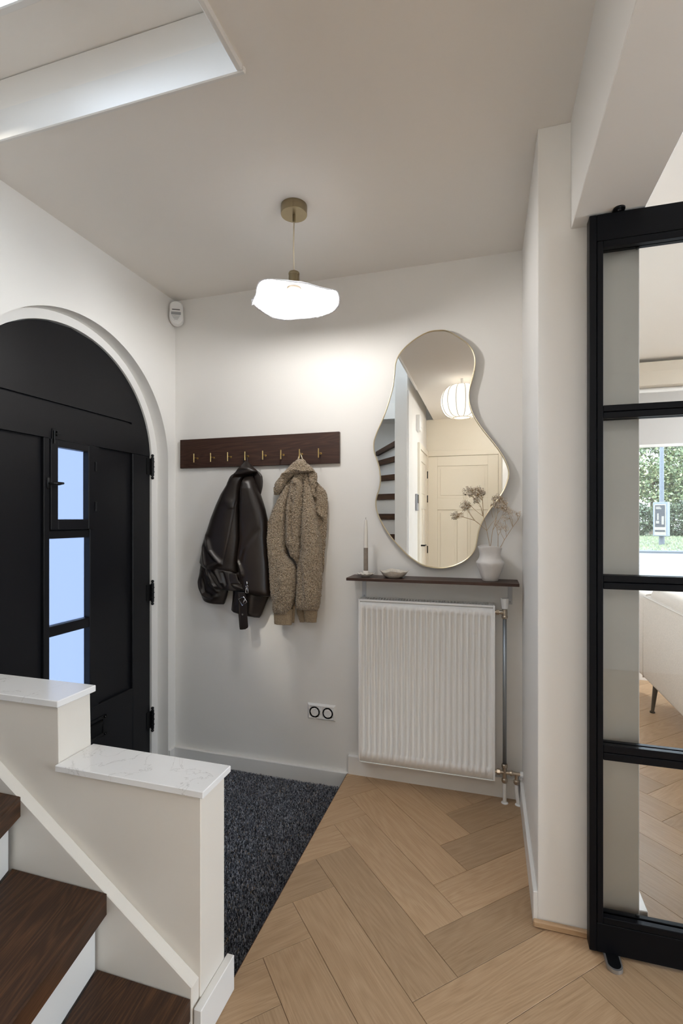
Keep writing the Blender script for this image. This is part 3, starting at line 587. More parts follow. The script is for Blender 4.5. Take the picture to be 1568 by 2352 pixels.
for f in ((0, 1, 2, 3), (3, 2, 5, 4), (1, 6, 5, 2), (0, 3, 4, 7), (0, 7, 6, 1), (4, 5, 6, 7)): fl_.faces.new([v[i] for i in f])
finish(fl_); obj('slot_flap', fl_, M_iron, ms_)
for y in (1.974, 1.57):
    for z in (.252, .336): obj('screw', ball(BM(), (XF + .008, y, z), .004, 1), M_iron, ms_)
dbox('weather_bar', 1.40, 2.15, -.02, .012, XF, XF + .014, .004)

# ---------------------------------------------------------------- stairs and their low wall
ws = BM(); YS = 1.055; YW0 = 1.087; YW1 = 1.203; XW = -0.694
prism(ws, [(XW, -.16), (XW, .602), (-1.147, .602), (-1.147, .779), (-1.72, .779), (-1.72, -.16)], 'y', YW0, YW1, bev=.002)
wst = struct('wall_stair', ws, M_stairw)
boxo('coping_slab', (-1.146, -.68, 1.075, 1.214, .602, .62), M_quartz, wst, bev=.0018)
boxo('coping_slab', (-1.72, -1.136, 1.075, 1.214, .779, .798), M_quartz, wst, bev=.0018)
bq = BM(); box(bq, XW, -.672, 1.055, 1.219, 0, .096, bev=.002); obj('skirting', bq, M_trim, wst)
st = thing('staircase', 'winding staircase of dark stained oak treads with white risers behind the low wall', 'staircase', (-1.2, .55, ZL))
obj('stringer', prism(BM(), [(-.698, -.08), (-.698, .146), (-1.326, .574), (-1.72, .86), (-1.72, -.08)], 'y', YS, YW0, bev=.003), M_stairw, st)
NZ = [((-.703, YS), (-.635, .085)), ((-.953, YS), (-.745, .085)), ((-1.244, YS), (-.835, .085)), ((-1.61, YS), (-.872, .07)), ((-1.722, .66), (-.872, .03)),
      ((-1.722, .26), (-.872, -.01)), ((-1.722, -.08), (-.872, -.05)), ((-1.722, -.44), (-.872, -.10)), ((-1.722, -.86), (-.872, -.16)), ((-1.722, -1.40), (-.872, -.25)), ((-1.40, -1.44), (-.872, -.36)), ((-1.02, -1.44), (-.872, -.52))]
TT = .06
for i in range(len(NZ) - 1):
    z = .120 + .2055 * i
    (a, b), (c_, d_) = NZ[i], NZ[i + 1]
    a, b, c_, d_ = [Vector(q) for q in (a, b, c_, d_)]
    dirn = (b - a).normalized(); back = Vector((dirn.y, -dirn.x))
    if back.dot((c_ + d_) / 2 - (a + b) / 2) < 0: back = -back
    poly = [a, b, d_ + (d_ - b).normalized() * .02, c_ + (c_ - a).normalized() * .03]
    if i == 3: poly = [a, b, d_, Vector((-1.722, .62)), Vector((-1.722, YS))]
    if i == 9: poly = [a, b, d_, c_, Vector((-1.722, -1.44))]
    poly = [(max(p.x, -1.72), min(p.y, YS - .0005)) for p in poly]
    ang = math.atan2(-dirn.y, -dirn.x)
    obj('tread', prism(BM(), poly, 'z', z - TT, z, bev=.003), M_dark, st, origin=(poly[0][0], poly[0][1], z), rotz=ang)
    r0 = a + back * .032; r1 = b + back * .032
    ex = [r0, r1, r1 + back * .016, r0 + back * .016]
    obj('riser', prism(BM(), [(max(p.x, -1.72), min(p.y, YS - .0005)) for p in ex], 'z', z - .2055 if i else 0, z - TT, bev=.001), M_trim, st)

# ---------------------------------------------------------------- sunken entrance mat
boxo_ = box(BM(), XL + .002, -.692, 1.215, 2.412, ZL, ZL + .012)
mat_ = obj('entrance_mat', boxo_, M_matback); tag(mat_, 'charcoal tufted entrance mat sunken in the floor before the front door', 'mat')
nx, ny = 330, 380
gx, gy = np.meshgrid(np.linspace(XL + .01, -.696, nx), np.linspace(1.22, 2.408, ny)); n = gx.size
px = gx.ravel() + RNG.uniform(-.003, .003, n); py = gy.ravel() + RNG.uniform(-.003, .003, n)
h = RNG.uniform(.010, .0165, n) + .003 * np.sin(px * 9 + 1.3) * np.sin(py * 8); a = RNG.uniform(0, 6.283, n); ln = RNG.uniform(.001, .004, n); la_ = RNG.uniform(0, 6.283, n)
wd = RNG.uniform(.0009, .0019, n)
z0 = ZL + .010
V = np.stack([np.stack([px - wd * np.cos(a), py - wd * np.sin(a), np.full(n, z0)], 1), np.stack([px + wd * np.cos(a), py + wd * np.sin(a), np.full(n, z0)], 1),
              np.stack([px + wd * np.cos(a) + ln * np.cos(la_), py + wd * np.sin(a) + ln * np.sin(la_), z0 + h], 1), np.stack([px - wd * np.cos(a) + ln * np.cos(la_), py - wd * np.sin(a) + ln * np.sin(la_), z0 + h], 1)], 1).reshape(-1, 3)
V[:, 0] = np.minimum(V[:, 0], -.6915)
pile = mesh_np('pile', V, np.arange(4 * n).reshape(-1, 4), M_pile, mat_, smooth=False); pile['kind'] = 'stuff'
sbox('trim_mat_edge', (-.6915, -.6895, 1.215, 2.414, -.09, .0005), M_dark)

# ---------------------------------------------------------------- pivoting glass door, opened into the hall
YD = 1.621; YDB = 1.662; DX0 = .290; DX1 = 1.16
d2 = thing('glass_door', 'black steel framed glass door standing open at the right', 'door', (.366, 1.64, .012))
def gb(n, d, p=d2, bev=.0015): return boxo(n, d, M_steel, p, bev=bev)
gb('stile', (DX0, .3095, YD, YDB, .012, 2.206)); gb('stile', (DX1 - .02, DX1, YD, YDB, .012, 2.206))
gb('top_rail', (.3095, DX1 - .02, YD, YDB, 2.127, 2.206)); gb('bottom_rail', (.3095, DX1 - .02, YD, YDB, .012, .098))
gb('inner_bead', (.311, .327, YD - .001, YDB, .1, 2.1255)); gb('inner_bead', (DX1 - .037, DX1 - .0215, YD - .001, YDB, .1, 2.1255))
gb('inner_bead', (.327, DX1 - .037, YD - .001, YD + .018, 2.105, 2.1255)); gb('inner_bead', (.327, DX1 - .037, YD + .024, YDB, 2.107, 2.1255))
gb('inner_bead', (.327, DX1 - .037, YD - .001, YD + .018, .1, .119)); gb('inner_bead', (.327, DX1 - .037, YD + .024, YDB, .1, .119))
bars = ((1.598, 1.637), (1.092, 1.133), (.585, .630))
for a, b in bars:
    mid = (a + b) / 2
    gb('glazing_bar', (.327, DX1 - .037, YD - .001, YD + .018, a, mid - .0008)); gb('glazing_bar', (.327, DX1 - .037, YD - .001, YD + .018, mid + .0008, b))
    gb('glazing_bar', (.327, DX1 - .037, YD + .024, YDB, a, b))
ed = [.112] + [q for ab in reversed(bars) for q in ab] + [2.115]
for i in range(0, 8, 2): boxo('pane', (.322, DX1 - .034, YD + .0185, YD + .0235, ed[i] - .004, ed[i + 1] + .004), M_glass, d2)
obj('bumper', ball(BM(), (.424, YD + .03, .122), (.006, .004, .004), 2), M_hole, d2, smooth=True)
obj('bumper', ball(BM(), (.424, YD + .03, 2.104), (.006, .004, .004), 2), M_hole, d2, smooth=True)
def stadium(cx, cy, rx, ry, n=10):
    return [(cx + (rx - ry if rx > ry else 0) * (1 if math.cos(t) > 0 else -1) + min(rx, ry) * math.cos(t), cy + (ry - rx if ry > rx else 0) * (1 if math.sin(t) > 0 else -1) + min(rx, ry) * math.sin(t)) for t in [2 * math.pi * (k + .5) / (4 * n) for k in range(4 * n)]]
pp = thing('floor_pivot', 'small chrome edged floor pivot under the open glass door', 'door pivot', (.35, 1.615, 0))
obj('pivot_plate', prism(BM(), stadium(.35, 1.615, .0215, .047), 'z', .0005, .012, bev=.0015), M_satin, pp)
obj('pivot_cover', prism(BM(), stadium(.35, 1.615, .0172, .0412), 'z', .012, .0128), M_iron, pp)
tp = thing('ceiling_pivot', 'small black pivot bracket on the beam above the open glass door', 'door pivot', (.368, 1.63, 2.212))
obj('bracket_plate', prism(BM(), stadium(.368, 1.630, .016, .030), 'z', 2.2075, 2.2119, bev=.001), M_iron, tp)
obj('bracket_screw', lathe(BM(), [(0, 0), (.005, 0), (.005, .002), (0, .003)], .368, 1.614, 2.2045, 12), M_chrome, tp)
# ---------------------------------------------------------------- coat rack and hooks
cr = thing('coat_rack', 'long dark walnut coat rack board with eight brass peg hooks', 'coat rack', (-1.205, YB, 1.669))
obj('board', box(BM(), -1.677, -.732, 2.416, YB - .001, 1.587, 1.749, bev=.0012), M_rack, cr)
for i in range(8):
    x = -1.563 + i * .1044; h = BM()
    cyl(h, (x, 2.416, 1.640), (x, 2.379, 1.640), .0035, 10); box(h, x - .0028, x + .0028, 2.3765, 2.3815, 1.613, 1.662, bev=.0012)
    hk = obj('hook', h, M_brass, cr)
    obj('hook_rose', lathe(BM(), [(0, 0), (.006, 0), (.006, .002), (0, .002)], x, 2.4138, 1.640, 12, axis='y'), M_brass, hk)

# ---------------------------------------------------------------- garments: lofted, folded shells
def garment(name, rows, yc, tf, tb, m, parent, folds=(), nr=150, nc=64, power=2.4, nz=0.0, nzs=30.0, disp=None, sub=False):
    """closed cloth volume: rows (z, x_left, x_right), front bulge tf and back bulge tb about the plane y = yc"""
    rows = sorted(rows, key=lambda t: -t[0])
    zs = np.array([r[0] for r in rows]); xl = np.array([r[1] for r in rows]); xr = np.array([r[2] for r in rows])
    z = np.linspace(zs[0], zs[-1], nr)
    L = np.interp(-z, -zs, xl); Rr = np.interp(-z, -zs, xr)
    k = np.array([1, 2, 3, 2, 1.]) / 9
    for _ in range(3):
        for q in (L, Rr): q[2:-2] = np.convolve(q, k, 'valid')
    s = 0.5 - 0.5 * np.cos(np.linspace(0, np.pi, nc)); s = 0.6 * s + 0.4 * np.linspace(0, 1, nc)
    X = L[:, None] + (Rr - L)[:, None] * s[None]; Z = np.repeat(z[:, None], nc, 1)
    prof = np.maximum(1 - np.abs(2 * s - 1) ** power, 0) ** 0.5
    wid = np.clip((Rr - L) / 0.09, 0.15, 1.0)
    te = np.linspace(0, 1, nr); ee = np.clip(np.minimum(te, 1 - te) / 0.07, 0, 1); endf = .2 + .8 * np.sqrt(1 - (1 - ee) ** 2)
    Yf = yc - tf * prof[None] * (wid * endf)[:, None]
    Yb = yc + tb * prof[None] * (wid * endf)[:, None]
    for line, amp, wdt in folds:
        P = np.array(line); best = np.full(X.shape, 9.0); at = np.zeros(X.shape)
        tot = max(len(P) - 1, 1)
        for i in range(len(P) - 1):
            a, b = P[i], P[i + 1]; d = b - a; l2 = (d ** 2).sum() + 1e-9
            t = np.clip(((X - a[0]) * d[0] + (Z - a[1]) * d[1]) / l2, 0, 1)
            dd = np.hypot(X - a[0] - t * d[0], Z - a[1] - t * d[1])
            upd = dd < best; best = np.where(upd, dd, best); at = np.where(upd, (i + t) / tot, at)
        taper = np.clip(np.minimum(at, 1 - at) / .18, 0.0, 1) ** .7 if tot > 1 else 1.0
        Yf -= amp * np.exp(-(best / wdt) ** 2) * (0.25 + .75 * taper) * np.minimum(prof * 1.6, 1)[None]
    if nz:
        NZv = np.array([[noise.noise(Vector((X[i, j] * nzs, Z[i, j] * nzs * .55, yc * 50))) for j in range(nc)] for i in range(nr)])
        Yf -= nz * NZv * prof[None]
    Yf = np.minimum(Yf, Yb - .002)
    nb = max(nc // 4, 4); sb = np.linspace(0, nc - 1, nb).round().astype(int)[1:-1][::-1]
    ringX = np.concatenate([X, X[:, sb]], 1); ringY = np.concatenate([Yf, Yb[:, sb]], 1); ringZ = np.concatenate([Z, Z[:, sb]], 1)
    n = ringX.shape[1]; V = np.stack([ringX, ringY, ringZ], 2).reshape(-1, 3)
    i, j = np.meshgrid(np.arange(nr - 1), np.arange(n), indexing='ij'); j2 = (j + 1) % n
    F = np.stack([i * n + j, (i + 1) * n + j, (i + 1) * n + j2, i * n + j2], 2).reshape(-1, 4)
    V = np.concatenate([V, [[ringX[0].mean(), yc, z[0]], [ringX[-1].mean(), yc, z[-1]]]])
    c0, c1 = len(V) - 2, len(V) - 1; jj = np.arange(n); j3 = (jj + 1) % n
    F = np.concatenate([F, np.stack([np.full(n, c0), jj, j3, j3], 1)[:, [0, 1, 2, 2]] * 1])if False else F
    o = mesh_np(name, V[:-2], F, m, parent)
    bm = BM(); bm.from_mesh(o.data); bm.verts.ensure_lookup_table()
    for base in (0, (nr - 1) * n):
        try:
            f = bm.faces.new([bm.verts[base + q] for q in range(n)])
            bmesh.ops.triangulate(bm, faces=[f])
        except ValueError: pass
    finish(bm); bm.to_mesh(o.data); bm.free()
    o.data.polygons.foreach_set('use_smooth', [True] * len(o.data.polygons))
    if disp:
        tx = bpy.data.textures.get('curls') or bpy.data.textures.new('curls', 'VORONOI')
        tx.noise_scale = 0.010; tx.distance_metric = 'DISTANCE'
        md = o.modifiers.new('curls', 'DISPLACE'); md.texture = tx; md.texture_coords = 'LOCAL'; md.strength = -disp; md.mid_level = 0.35
    return o

lj = thing('leather_jacket', 'dark brown leather biker jacket hanging by its collar on the rack', 'jacket', (-1.25, 2.38, 1.62))
garment('lining', lj_lining, 2.403, .010, .006, M_lining, lj, nr=40, nc=24)
garment('back_panel', lj_left, 2.385, .052, .034, M_leather, lj, [(lj_seam, -.0040, .0034), (lj_fold1, .016, .012), (lj_fold2, .012, .010), (lj_fold7, .005, .02)], nr=230, nc=90, nz=.005, nzs=11)
garment('sleeve', lj_right, 2.375, .060, .040, M_leather, lj, [(lj_fold3, -.007, .016), (lj_fold4, .014, .012), (lj_fold5, .008, .02)], nr=230, nc=90, nz=.005, nzs=11)
garment('hem', lj_hem, 2.395, .028, .026, M_leather, lj, [([(-1.20, .95), (-1.22, .80)], .010, .012), ([(-1.30, .93), (-1.315, .80)], .006, .01)], nr=90, nc=60, nz=.004, nzs=16)
garment('sleeve', lj_sleeve, 2.400, .036, .030, M_leather, lj, [(lj_fold6, .012, .012), ([(-1.50, .98), (-1.49, .90), (-1.43, .87)], -.012, .010), ([(-1.45, .95), (-1.41, .91)], .010, .009)], nr=110, nc=60, nz=.005, nzs=18)
garment('waistband', lj_band, 2.375, .040, .03, M_leather, lj, [([(-1.46, 1.02), (-1.42, .95), (-1.40, .93)], .012, .007), ([(-1.43, 1.02), (-1.39, .96), (-1.36, .93)], -.012, .008), ([(-1.40, 1.02), (-1.37, .96)], .011, .008), ([(-1.36, 1.01), (-1.34, .95)], -.010, .008), ([(-1.44, .96), (-1.41, .935)], .012, .006)], nr=100, nc=80, nz=.006, nzs=30)
garment('pocket_flap', lj_pocket, 2.345, .010, .012, M_leather, lj, nr=40, nc=30, power=8)
garment('strap', lj_strap2, 2.343, .013, .012, M_leather, lj, [([(-1.29, .945), (-1.22, .925)], .005, .008)], nr=30, nc=40, power=5)
garment('collar', lj_cap, 2.362, .036, .026, M_leather, lj, [([(-1.315, 1.50), (-1.27, 1.565), (-1.21, 1.565)], .006, .007)], nr=110, nc=70, nz=.003, nzs=12)
garment('collar', lj_tail, 2.385, .020, .016, M_leather, lj, [([(-1.145, 1.55), (-1.137, 1.50), (-1.15, 1.44)], .005, .004)], nr=70, nc=40)
bt = garment('belt', lj_belt, 2.338, .004, .003, M_leather, lj, [([(-1.262, .90), (-1.256, .73)], .0025, .0025), ([(-1.216, .90), (-1.205, .73)], .0025, .0025)], nr=60, nc=40, power=12)
bx, bz = lj_pts['buckle']
bk = BM()
q = [(bx - .024, 2.327, bz + .012), (bx - .002, 2.327, bz - .020), (bx + .024, 2.327, bz - .001), (bx + .006, 2.327, bz + .026)]
tube(bk, q + [q[0]], .0022, 8); tube(bk, [q[1], (bx + .012, 2.324, bz + .012)], .0016, 8); obj('buckle', bk, M_chrome, bt, smooth=True)
ex, ez = lj_pts['eyelet']
obj('eyelet', lathe(BM(), [(.0022, -.001), (.0052, -.001), (.0052, .002), (.0022, .002)], ex, 2.3325, ez, 20, axis='y'), M_chrome, bt, smooth=False)
zx, zz = lj_pts['zip']
zp = BM(); tube(zp, [(zx + .006 * math.cos(t), 2.308, zz + .020 + .006 * math.sin(t)) for t in np.linspace(0, 6.283, 13)], .0014, 6)
tube(zp, [(zx - .004, 2.308, zz + .010), (zx - .008, 2.308, zz - .012), (zx, 2.308, zz - .017), (zx + .008, 2.308, zz - .012), (zx + .004, 2.308, zz + .010), (zx - .004, 2.308, zz + .010)], .0016, 6)
box(zp, zx - .002, zx + .002, 2.306, 2.320, zz + .024, zz + .046)
obj('zip_puller', zp, M_chrome, lj, smooth=True)
obj('hanging_loop', tube(BM(), [(-1.253, 2.385, 1.585), (-1.262, 2.388, 1.62), (-1.25, 2.39, 1.645), (-1.238, 2.388, 1.62), (-1.236, 2.385, 1.585)], .003, 8), M_leather, lj, smooth=True)

fj = thing('fleece_hoodie', 'beige curly teddy fleece hoodie hanging on the rack', 'hoodie', (-.95, 2.38, 1.62))
FD = .0065
garment('lining', fl_lining, 2.400, .012, .008, M_fleece, fj, nr=60, nc=50, disp=FD)
garment('back_panel', fl_back, 2.40, .022, .024, M_fleece, fj, [(fl_flap, .014, .010), (fl_flapd, -.010, .006)], nr=230, nc=70, nz=.006, nzs=14, disp=FD)
s1 = garment('sleeve', fl_sleeve_l, 2.365, .055, .045, M_fleece, fj, [(fl_c3, .008, .016), (fl_c4, .012, .02)], nr=300, nc=110, nz=.008, nzs=14, disp=FD)
garment('cuff', fl_cuff_l, 2.375, .030, .028, M_rib, s1, nr=50, nc=60, disp=.002)
garment('cuff', fl_cuff_l2, 2.395, .018, .02, M_rib, s1, nr=50, nc=30, disp=.002)
garment('front_placket', fl_placket, 2.355, .045, .035, M_fleece, fj, [(fl_c1, -.016, .007), (fl_c2, .014, .010)], nr=280, nc=80, nz=.004, nzs=14, disp=FD)
s2 = garment('sleeve', fl_sleeve_r, 2.362, .056, .045, M_fleece, fj, [(fl_c5, -.012, .014)], nr=300, nc=100, nz=.008, nzs=14, disp=FD)
garment('cuff', fl_cuff_r, 2.37, .028, .028, M_rib, s2, nr=50, nc=60, disp=.002)
garment('cuff', fl_cuff_r2, 2.392, .02, .022, M_rib, s2, nr=50, nc=30, disp=.002)
garment('hood', fl_cap, 2.352, .045, .04, M_fleece, fj, [([(-1.07, 1.50), (-1.0, 1.535), (-.93, 1.55), (-.87, 1.53)], .012, .010)], nr=130, nc=110, nz=.006, nzs=16, disp=FD)
garment('hood', fl_tail, 2.365, .032, .035, M_fleece, fj, [([(-.87, 1.53), (-.865, 1.48), (-.872, 1.42)], .008, .008)], nr=110, nc=60, nz=.005, nzs=16, disp=FD)
garment('pocket', fl_bump, 2.38, .024, .024, M_fleece, fj, nr=40, nc=40, disp=FD)
obj('hanging_loop', tube(BM(), [(-.948, 2.38, 1.60), (-.943, 2.385, 1.62), (-.936, 2.39, 1.645), (-.929, 2.387, 1.628), (-.918, 2.382, 1.60)], .0028, 8), M_cordw, fj, smooth=True)

# ---------------------------------------------------------------- mirror
mo = catmull(mirror, 4); mo = [(float(p[0]), float(p[1])) for p in mo]
mi = thing('wall_mirror', 'tall wavy organic mirror with a thin pale gold rim above the shelf', 'mirror', (-.2, YB, 1.64))
def inset(poly, d):
    out = []; n = len(poly)
    ar = sum(poly[i][0] * poly[(i + 1) % n][1] - poly[(i + 1) % n][0] * poly[i][1] for i in range(n))
    sg = 1 if ar > 0 else -1
    for i in range(n):
        a, b = poly[i - 1], poly[(i + 1) % n]; tx, tz = b[0] - a[0], b[1] - a[1]; l = math.hypot(tx, tz) or 1
        out.append((poly[i][0] - tz / l * d * sg, poly[i][1] + tx / l * d * sg))
    return out
m0 = mo; m1 = inset(mo, .0022); m2 = inset(mo, .006)
fb = BM(); n = len(m0)
ringsv = [[fb.verts.new((p[0], y, p[1])) for p in poly] for poly, y in ((m0, 2.4345), (m0, 2.4015), (m1, 2.4015), (m1, 2.4095), (m1, 2.4345))]
for a, b in zip(ringsv, ringsv[1:]):
    for i in range(n): fb.faces.new((a[i], a[(i + 1) % n], b[(i + 1) % n], b[i]))
finish(fb); obj('frame', fb, M_gold, mi)
def sheet(poly, y0_, y1_, nr=260):
    """flat plate filling an outline that every height cuts once"""
    P = np.array(poly); zs = np.linspace(P[:, 1].max() - 1e-5, P[:, 1].min() + 1e-5, nr); V = []; Q = np.roll(P, -1, 0)
    for z in zs:
        hit = (P[:, 1] - z) * (Q[:, 1] - z) <= 0; d = Q[hit, 1] - P[hit, 1]; d[np.abs(d) < 1e-12] = 1e-12
        x = P[hit, 0] + (z - P[hit, 1]) / d * (Q[hit, 0] - P[hit, 0]); V.append((x.min(), x.max(), z))
    W = [(q[k], y, q[2]) for y in (y0_, y1_) for q in V for k in (0, 1)]; F = []
    for i in range(nr - 1):
        a = 2 * i; F.append((a, a + 1, a + 3, a + 2)); c_ = 2 * nr + a; F.append((c_, c_ + 2, c_ + 3, c_ + 1))
    return W, F
W_, F_ = sheet(inset(mo, .0052), 2.4050, 2.4110)
mesh_np('mirror_glass', W_, F_, M_mirror, mi, smooth=False)
eb = BM(); ra = [[eb.verts.new((p[0], y, p[1])) for p in poly] for poly, y in ((m1, 2.4068), (m2, 2.40485))]
for i in range(n):
    k = (i + 1) % n; eb.faces.new((ra[0][i], ra[0][k], ra[1][k], ra[1][i]))
finish(eb); obj('bevelled_edge', eb, M_mirror, mi)

# ---------------------------------------------------------------- shelf and the things on it
sh = thing('wall_shelf', 'narrow dark walnut shelf on grey brackets above the radiator', 'shelf', (-.26, YB, 1.01))
obj('board', box(BM(), -.657, .131, 2.281, YB - .001, 1.003, 1.0165, bev=.0012), M_rack, sh)
for x in (-.605, .098):
    b = BM(); box(b, x - .010, x + .010, YB - .004, YB - .001, .90, 1.0025, bev=.0008); box(b, x - .010, x + .010, 2.31, YB - .001, .9995, 1.0028, bev=.0008)
    br = obj('bracket', b, M_bracket, sh)
    for z in (.91, .985): obj('screw', ball(BM(), (x, YB - .005, z), (.004, .002, .004), 1), M_chrome, br)
def wobv(a, t): return 1 + .018 * math.sin(2 * a + 1) * (1 if t < .55 else .4) + .012 * math.sin(3 * a + 7 * t)
VX, VY = .008, 2.352
vp = [(0, 0), (.031, 0), (.034, .003), (.040, .022), (.050, .048), (.058, .068), (.0622, .080), (.0628, .085), (.060, .0905), (.052, .098), (.047, .108), (.0455, .120), (.047, .134), (.051, .149), (.0535, .157), (.0525, .1585), (.050, .157), (.046, .145), (.043, .125), (.043, .11), (.05, .09), (.03, .03), (0, .012)]
va = thing('clay_vase', 'matt white handmade clay vase holding dried sprigs on the shelf', 'vase', (VX, VY, 1.0165))
vb = lathe(BM(), vp, VX, VY, 1.0165, 56, wobv)
for v in vb.verts:
    if v.co.z > 1.15: v.co.z += .0045 * math.cos(2 * math.atan2(v.co.y - VY, v.co.x - VX) + 2.6) - .05 * (v.co.x - VX) * 1.2
    d = noise.noise(Vector((v.co.x * 45, v.co.y * 45, v.co.z * 45))) * .0014
    v.co.x += d * (v.co.x - VX) / .05; v.co.y += d * (v.co.y - VY) / .05
obj('vase_body', vb, M_clay, va, smooth=True)
ch = thing('candle_holder', 'small fluted cream ceramic candle holder at the left end of the shelf', 'candle holder', (-.576, 2.35, 1.0165))
def flute(a, t): return 1 + (.05 * math.cos(14 * a) if .45 < t < .8 else 0)
lb = lathe(BM(), [(0, 0), (.020, 0), (.022, .003), (.034, .009), (.0425, .0155), (.043, .0175), (.038, .0155), (.022, .0085), (.0155, .008), (.0135, .012), (.0135, .030), (.0115, .030), (.0115, .015), (0, .013)], -.576, 2.35, 1.0165, 84, None)
for v in lb.verts:
    dx, dy = v.co.x + .576, v.co.y - 2.35; r = math.hypot(dx, dy)
    if r > .028:
        a = math.atan2(dy, dx); k = (r - .028) / .015; f = 1 + .05 * k * math.cos(13 * a); v.co.x = -.576 + dx * f; v.co.y = 2.35 + dy * f; v.co.z += .0018 * k * math.cos(13 * a)
obj('dish', lb, M_dish, ch, smooth=True)
cd = thing('taper_candle', 'two tone ivory and taupe taper candle standing in its holder', 'candle', (-.576, 2.35, 1.0305))
obj('lower_wax', lathe(BM(), [(0, 0), (.0112, 0), (.0112, .02), (.0108, .128), (0, .128)], -.576, 2.35, 1.0305, 24), M_waxd, cd, smooth=False)
obj('upper_wax', lathe(BM(), [(0, .1282), (.0108, .1282), (.0095, .20), (.0075, .250), (.0055, .263), (.0025, .267), (0, .2675)], -.576, 2.35, 1.0305, 24), M_wax, cd, smooth=False)
obj('wick', tube(BM(), [(-.576, 2.35, 1.2975), (-.5765, 2.35, 1.303), (-.5755, 2.35, 1.308)], .0008, 6), M_hole, cd)
bw = thing('ceramic_bowl', 'low cream stoneware bowl with a wavy rim on the shelf', 'bowl', (-.437, 2.352, 1.0165))
wb = lathe(BM(), [(0, 0), (.036, 0), (.042, .002), (.058, .016), (.0685, .029), (.0715, .0335), (.069, .034), (.062, .026), (.046, .010), (0, .007)], -.437, 2.352, 1.0165, 72)
for v in wb.verts:
    dx, dy = v.co.x + .437, v.co.y - 2.352; r = math.hypot(dx, dy); a = math.atan2(dy, dx); k = max(0, (r - .04) / .03)
    f = 1 + k * (.035 * math.sin(3 * a + .4) + .02 * math.sin(5 * a)); v.co.x = -.437 + dx * f; v.co.y = 2.352 + dy * f * .82; v.co.z += k * k * (.0035 * math.sin(4 * a + 1) + .002 * math.sin(7 * a))
obj('bowl_body', wb, M_stone, bw, smooth=True)
labs = {'a': 'dried gypsophila sprig leaning left over the mirror', 'b': 'upright bushy dried gypsophila sprig in the middle of the vase', 'c': 'short thin dried gypsophila sprig between the two right sprigs', 'd': 'dried gypsophila sprig leaning right over the vase rim'}
yoff = {'a': 2.338, 'b': 2.348, 'c': 2.36, 'd': 2.352}
for k in 'abcd':
    t = thing('dried_sprig', labs[k], 'dried flowers', (VX, VY, 1.07), 'dried sprigs in the clay vase')
    rng = np.random.default_rng(ord(k)); sb = BM(); anchors = []
    for si, line in enumerate(fl_st[k]):
        y = yoff[k]; pts = []
        dy = rng.uniform(-.02, .02) if si else 0
        for qi, p in enumerate(line): pts.append((p[0], y + dy * qi / len(line), p[1]))
        if si == 0:
            base = pts[0]; pts = [(VX + (base[0] - VX) * .5, VY, 1.075), ] + pts
        r0 = .0014 if si == 0 else .0009
        tube(sb, pts, [max(r0 * (1 - .6 * i / len(pts)), .0004) for i in range(len(pts))], 6)
        for p in pts[1:]: anchors.append(Vector(p))
    obj('stem', sb, M_stem, t)
    bb_ = BM(); tw = BM(); A = np.array(anchors)
    for (cx_, cz_, rx_, rz_, n_) in fl_cl[k]:
        for _ in range(n_):
            u = rng.normal(size=3); u /= np.linalg.norm(u); rr = rng.uniform(.15, 1.1) ** .45
            p = np.array([cx_ + u[0] * rr * rx_, yoff[k] + u[1] * rr * rx_ * .8, cz_ + u[2] * rr * rz_])
            p[1] = min(p[1], 2.398)
            r = rng.uniform(.0015, .0031); s_ = rng.uniform(.8, 1.2, 3)
            ball(bb_, p, (r * s_[0], r * s_[1], r * s_[2]), 1)
            j = np.argsort(((A - p) ** 2).sum(1))[:3]; c_ = A[j[rng.integers(0, len(j))]]
            if rng.random() < .42:
                mid = (c_ + p) / 2 + rng.normal(size=3) * .004; tube(tw, [c_, mid, p], [.00045, .00035, .0003], 3, False)
    o = obj('bud', bb_, M_bud, t, smooth=True); o['kind'] = 'stuff'
    o = obj('twig', tw, M_stem, t); o['kind'] = 'stuff'

# ---------------------------------------------------------------- radiator
ra_ = thing('radiator', 'white ribbed panel radiator with brass valves under the shelf', 'radiator', (-.29, YB, .5))
x0, x1, y0, z0, z1 = -.611, .030, 2.336, .111, .906
def rad_front():
    xs = [x0, x0 + .010, x0 + .0135]; first, last, ng = -.584, .002, 23
    pitch = (last - first) / (ng - 1); hw = .0068; sl = .0026
    X = [(x0 + .006, 0), (x0 + .012, 0)]
    for g in range(ng):
        c_ = first + g * pitch; X += [(c_ - hw - sl, 0), (c_ - hw, 1), (c_ + hw, 1), (c_ + hw + sl, 0)]
    X += [(x1 - .012, 0), (x1 - .006, 0)]
    Zs = [(z0 + .006, 0), (z0 + .052, 0), (z0 + .060, 1), (z1 - .052, 1), (z1 - .044, 0), (z1 - .012, 0)]
    V = []; F = []
    for zq, tz in Zs:
        for xq, tx in X: V.append((xq, y0 + .0115 * tx * tz, zq))
    m_ = len(X)
    for i in range(len(Zs) - 1):
        for j in range(m_ - 1): F.append((i * m_ + j, i * m_ + j + 1, (i + 1) * m_ + j + 1, (i + 1) * m_ + j))
    nV = len(V); V += [(a[0], y0 + .022, a[2]) for a in V[:]]
    bd = [j for j in range(m_)] + [i * m_ + m_ - 1 for i in range(1, len(Zs))] + [(len(Zs) - 1) * m_ + j for j in range(m_ - 2, -1, -1)] + [i * m_ for i in range(len(Zs) - 2, 0, -1)]
    for a, b in zip(bd, bd[1:] + bd[:1]): F.append((a, a + nV, b + nV, b))
    return V, F
V, F = rad_front(); mesh_np('front_panel', V, F, M_rad, ra_, smooth=False)
V2 = np.array(V); V2[:, 1] = 2 * (2.4) - V2[:, 1] - .04; 
bp = BM(); box(bp, x0 + .01, x1 - .01, 2.395, 2.412, z0 + .006, z1 - .02, bev=.004); obj('rear_panel', bp, M_rad, ra_)
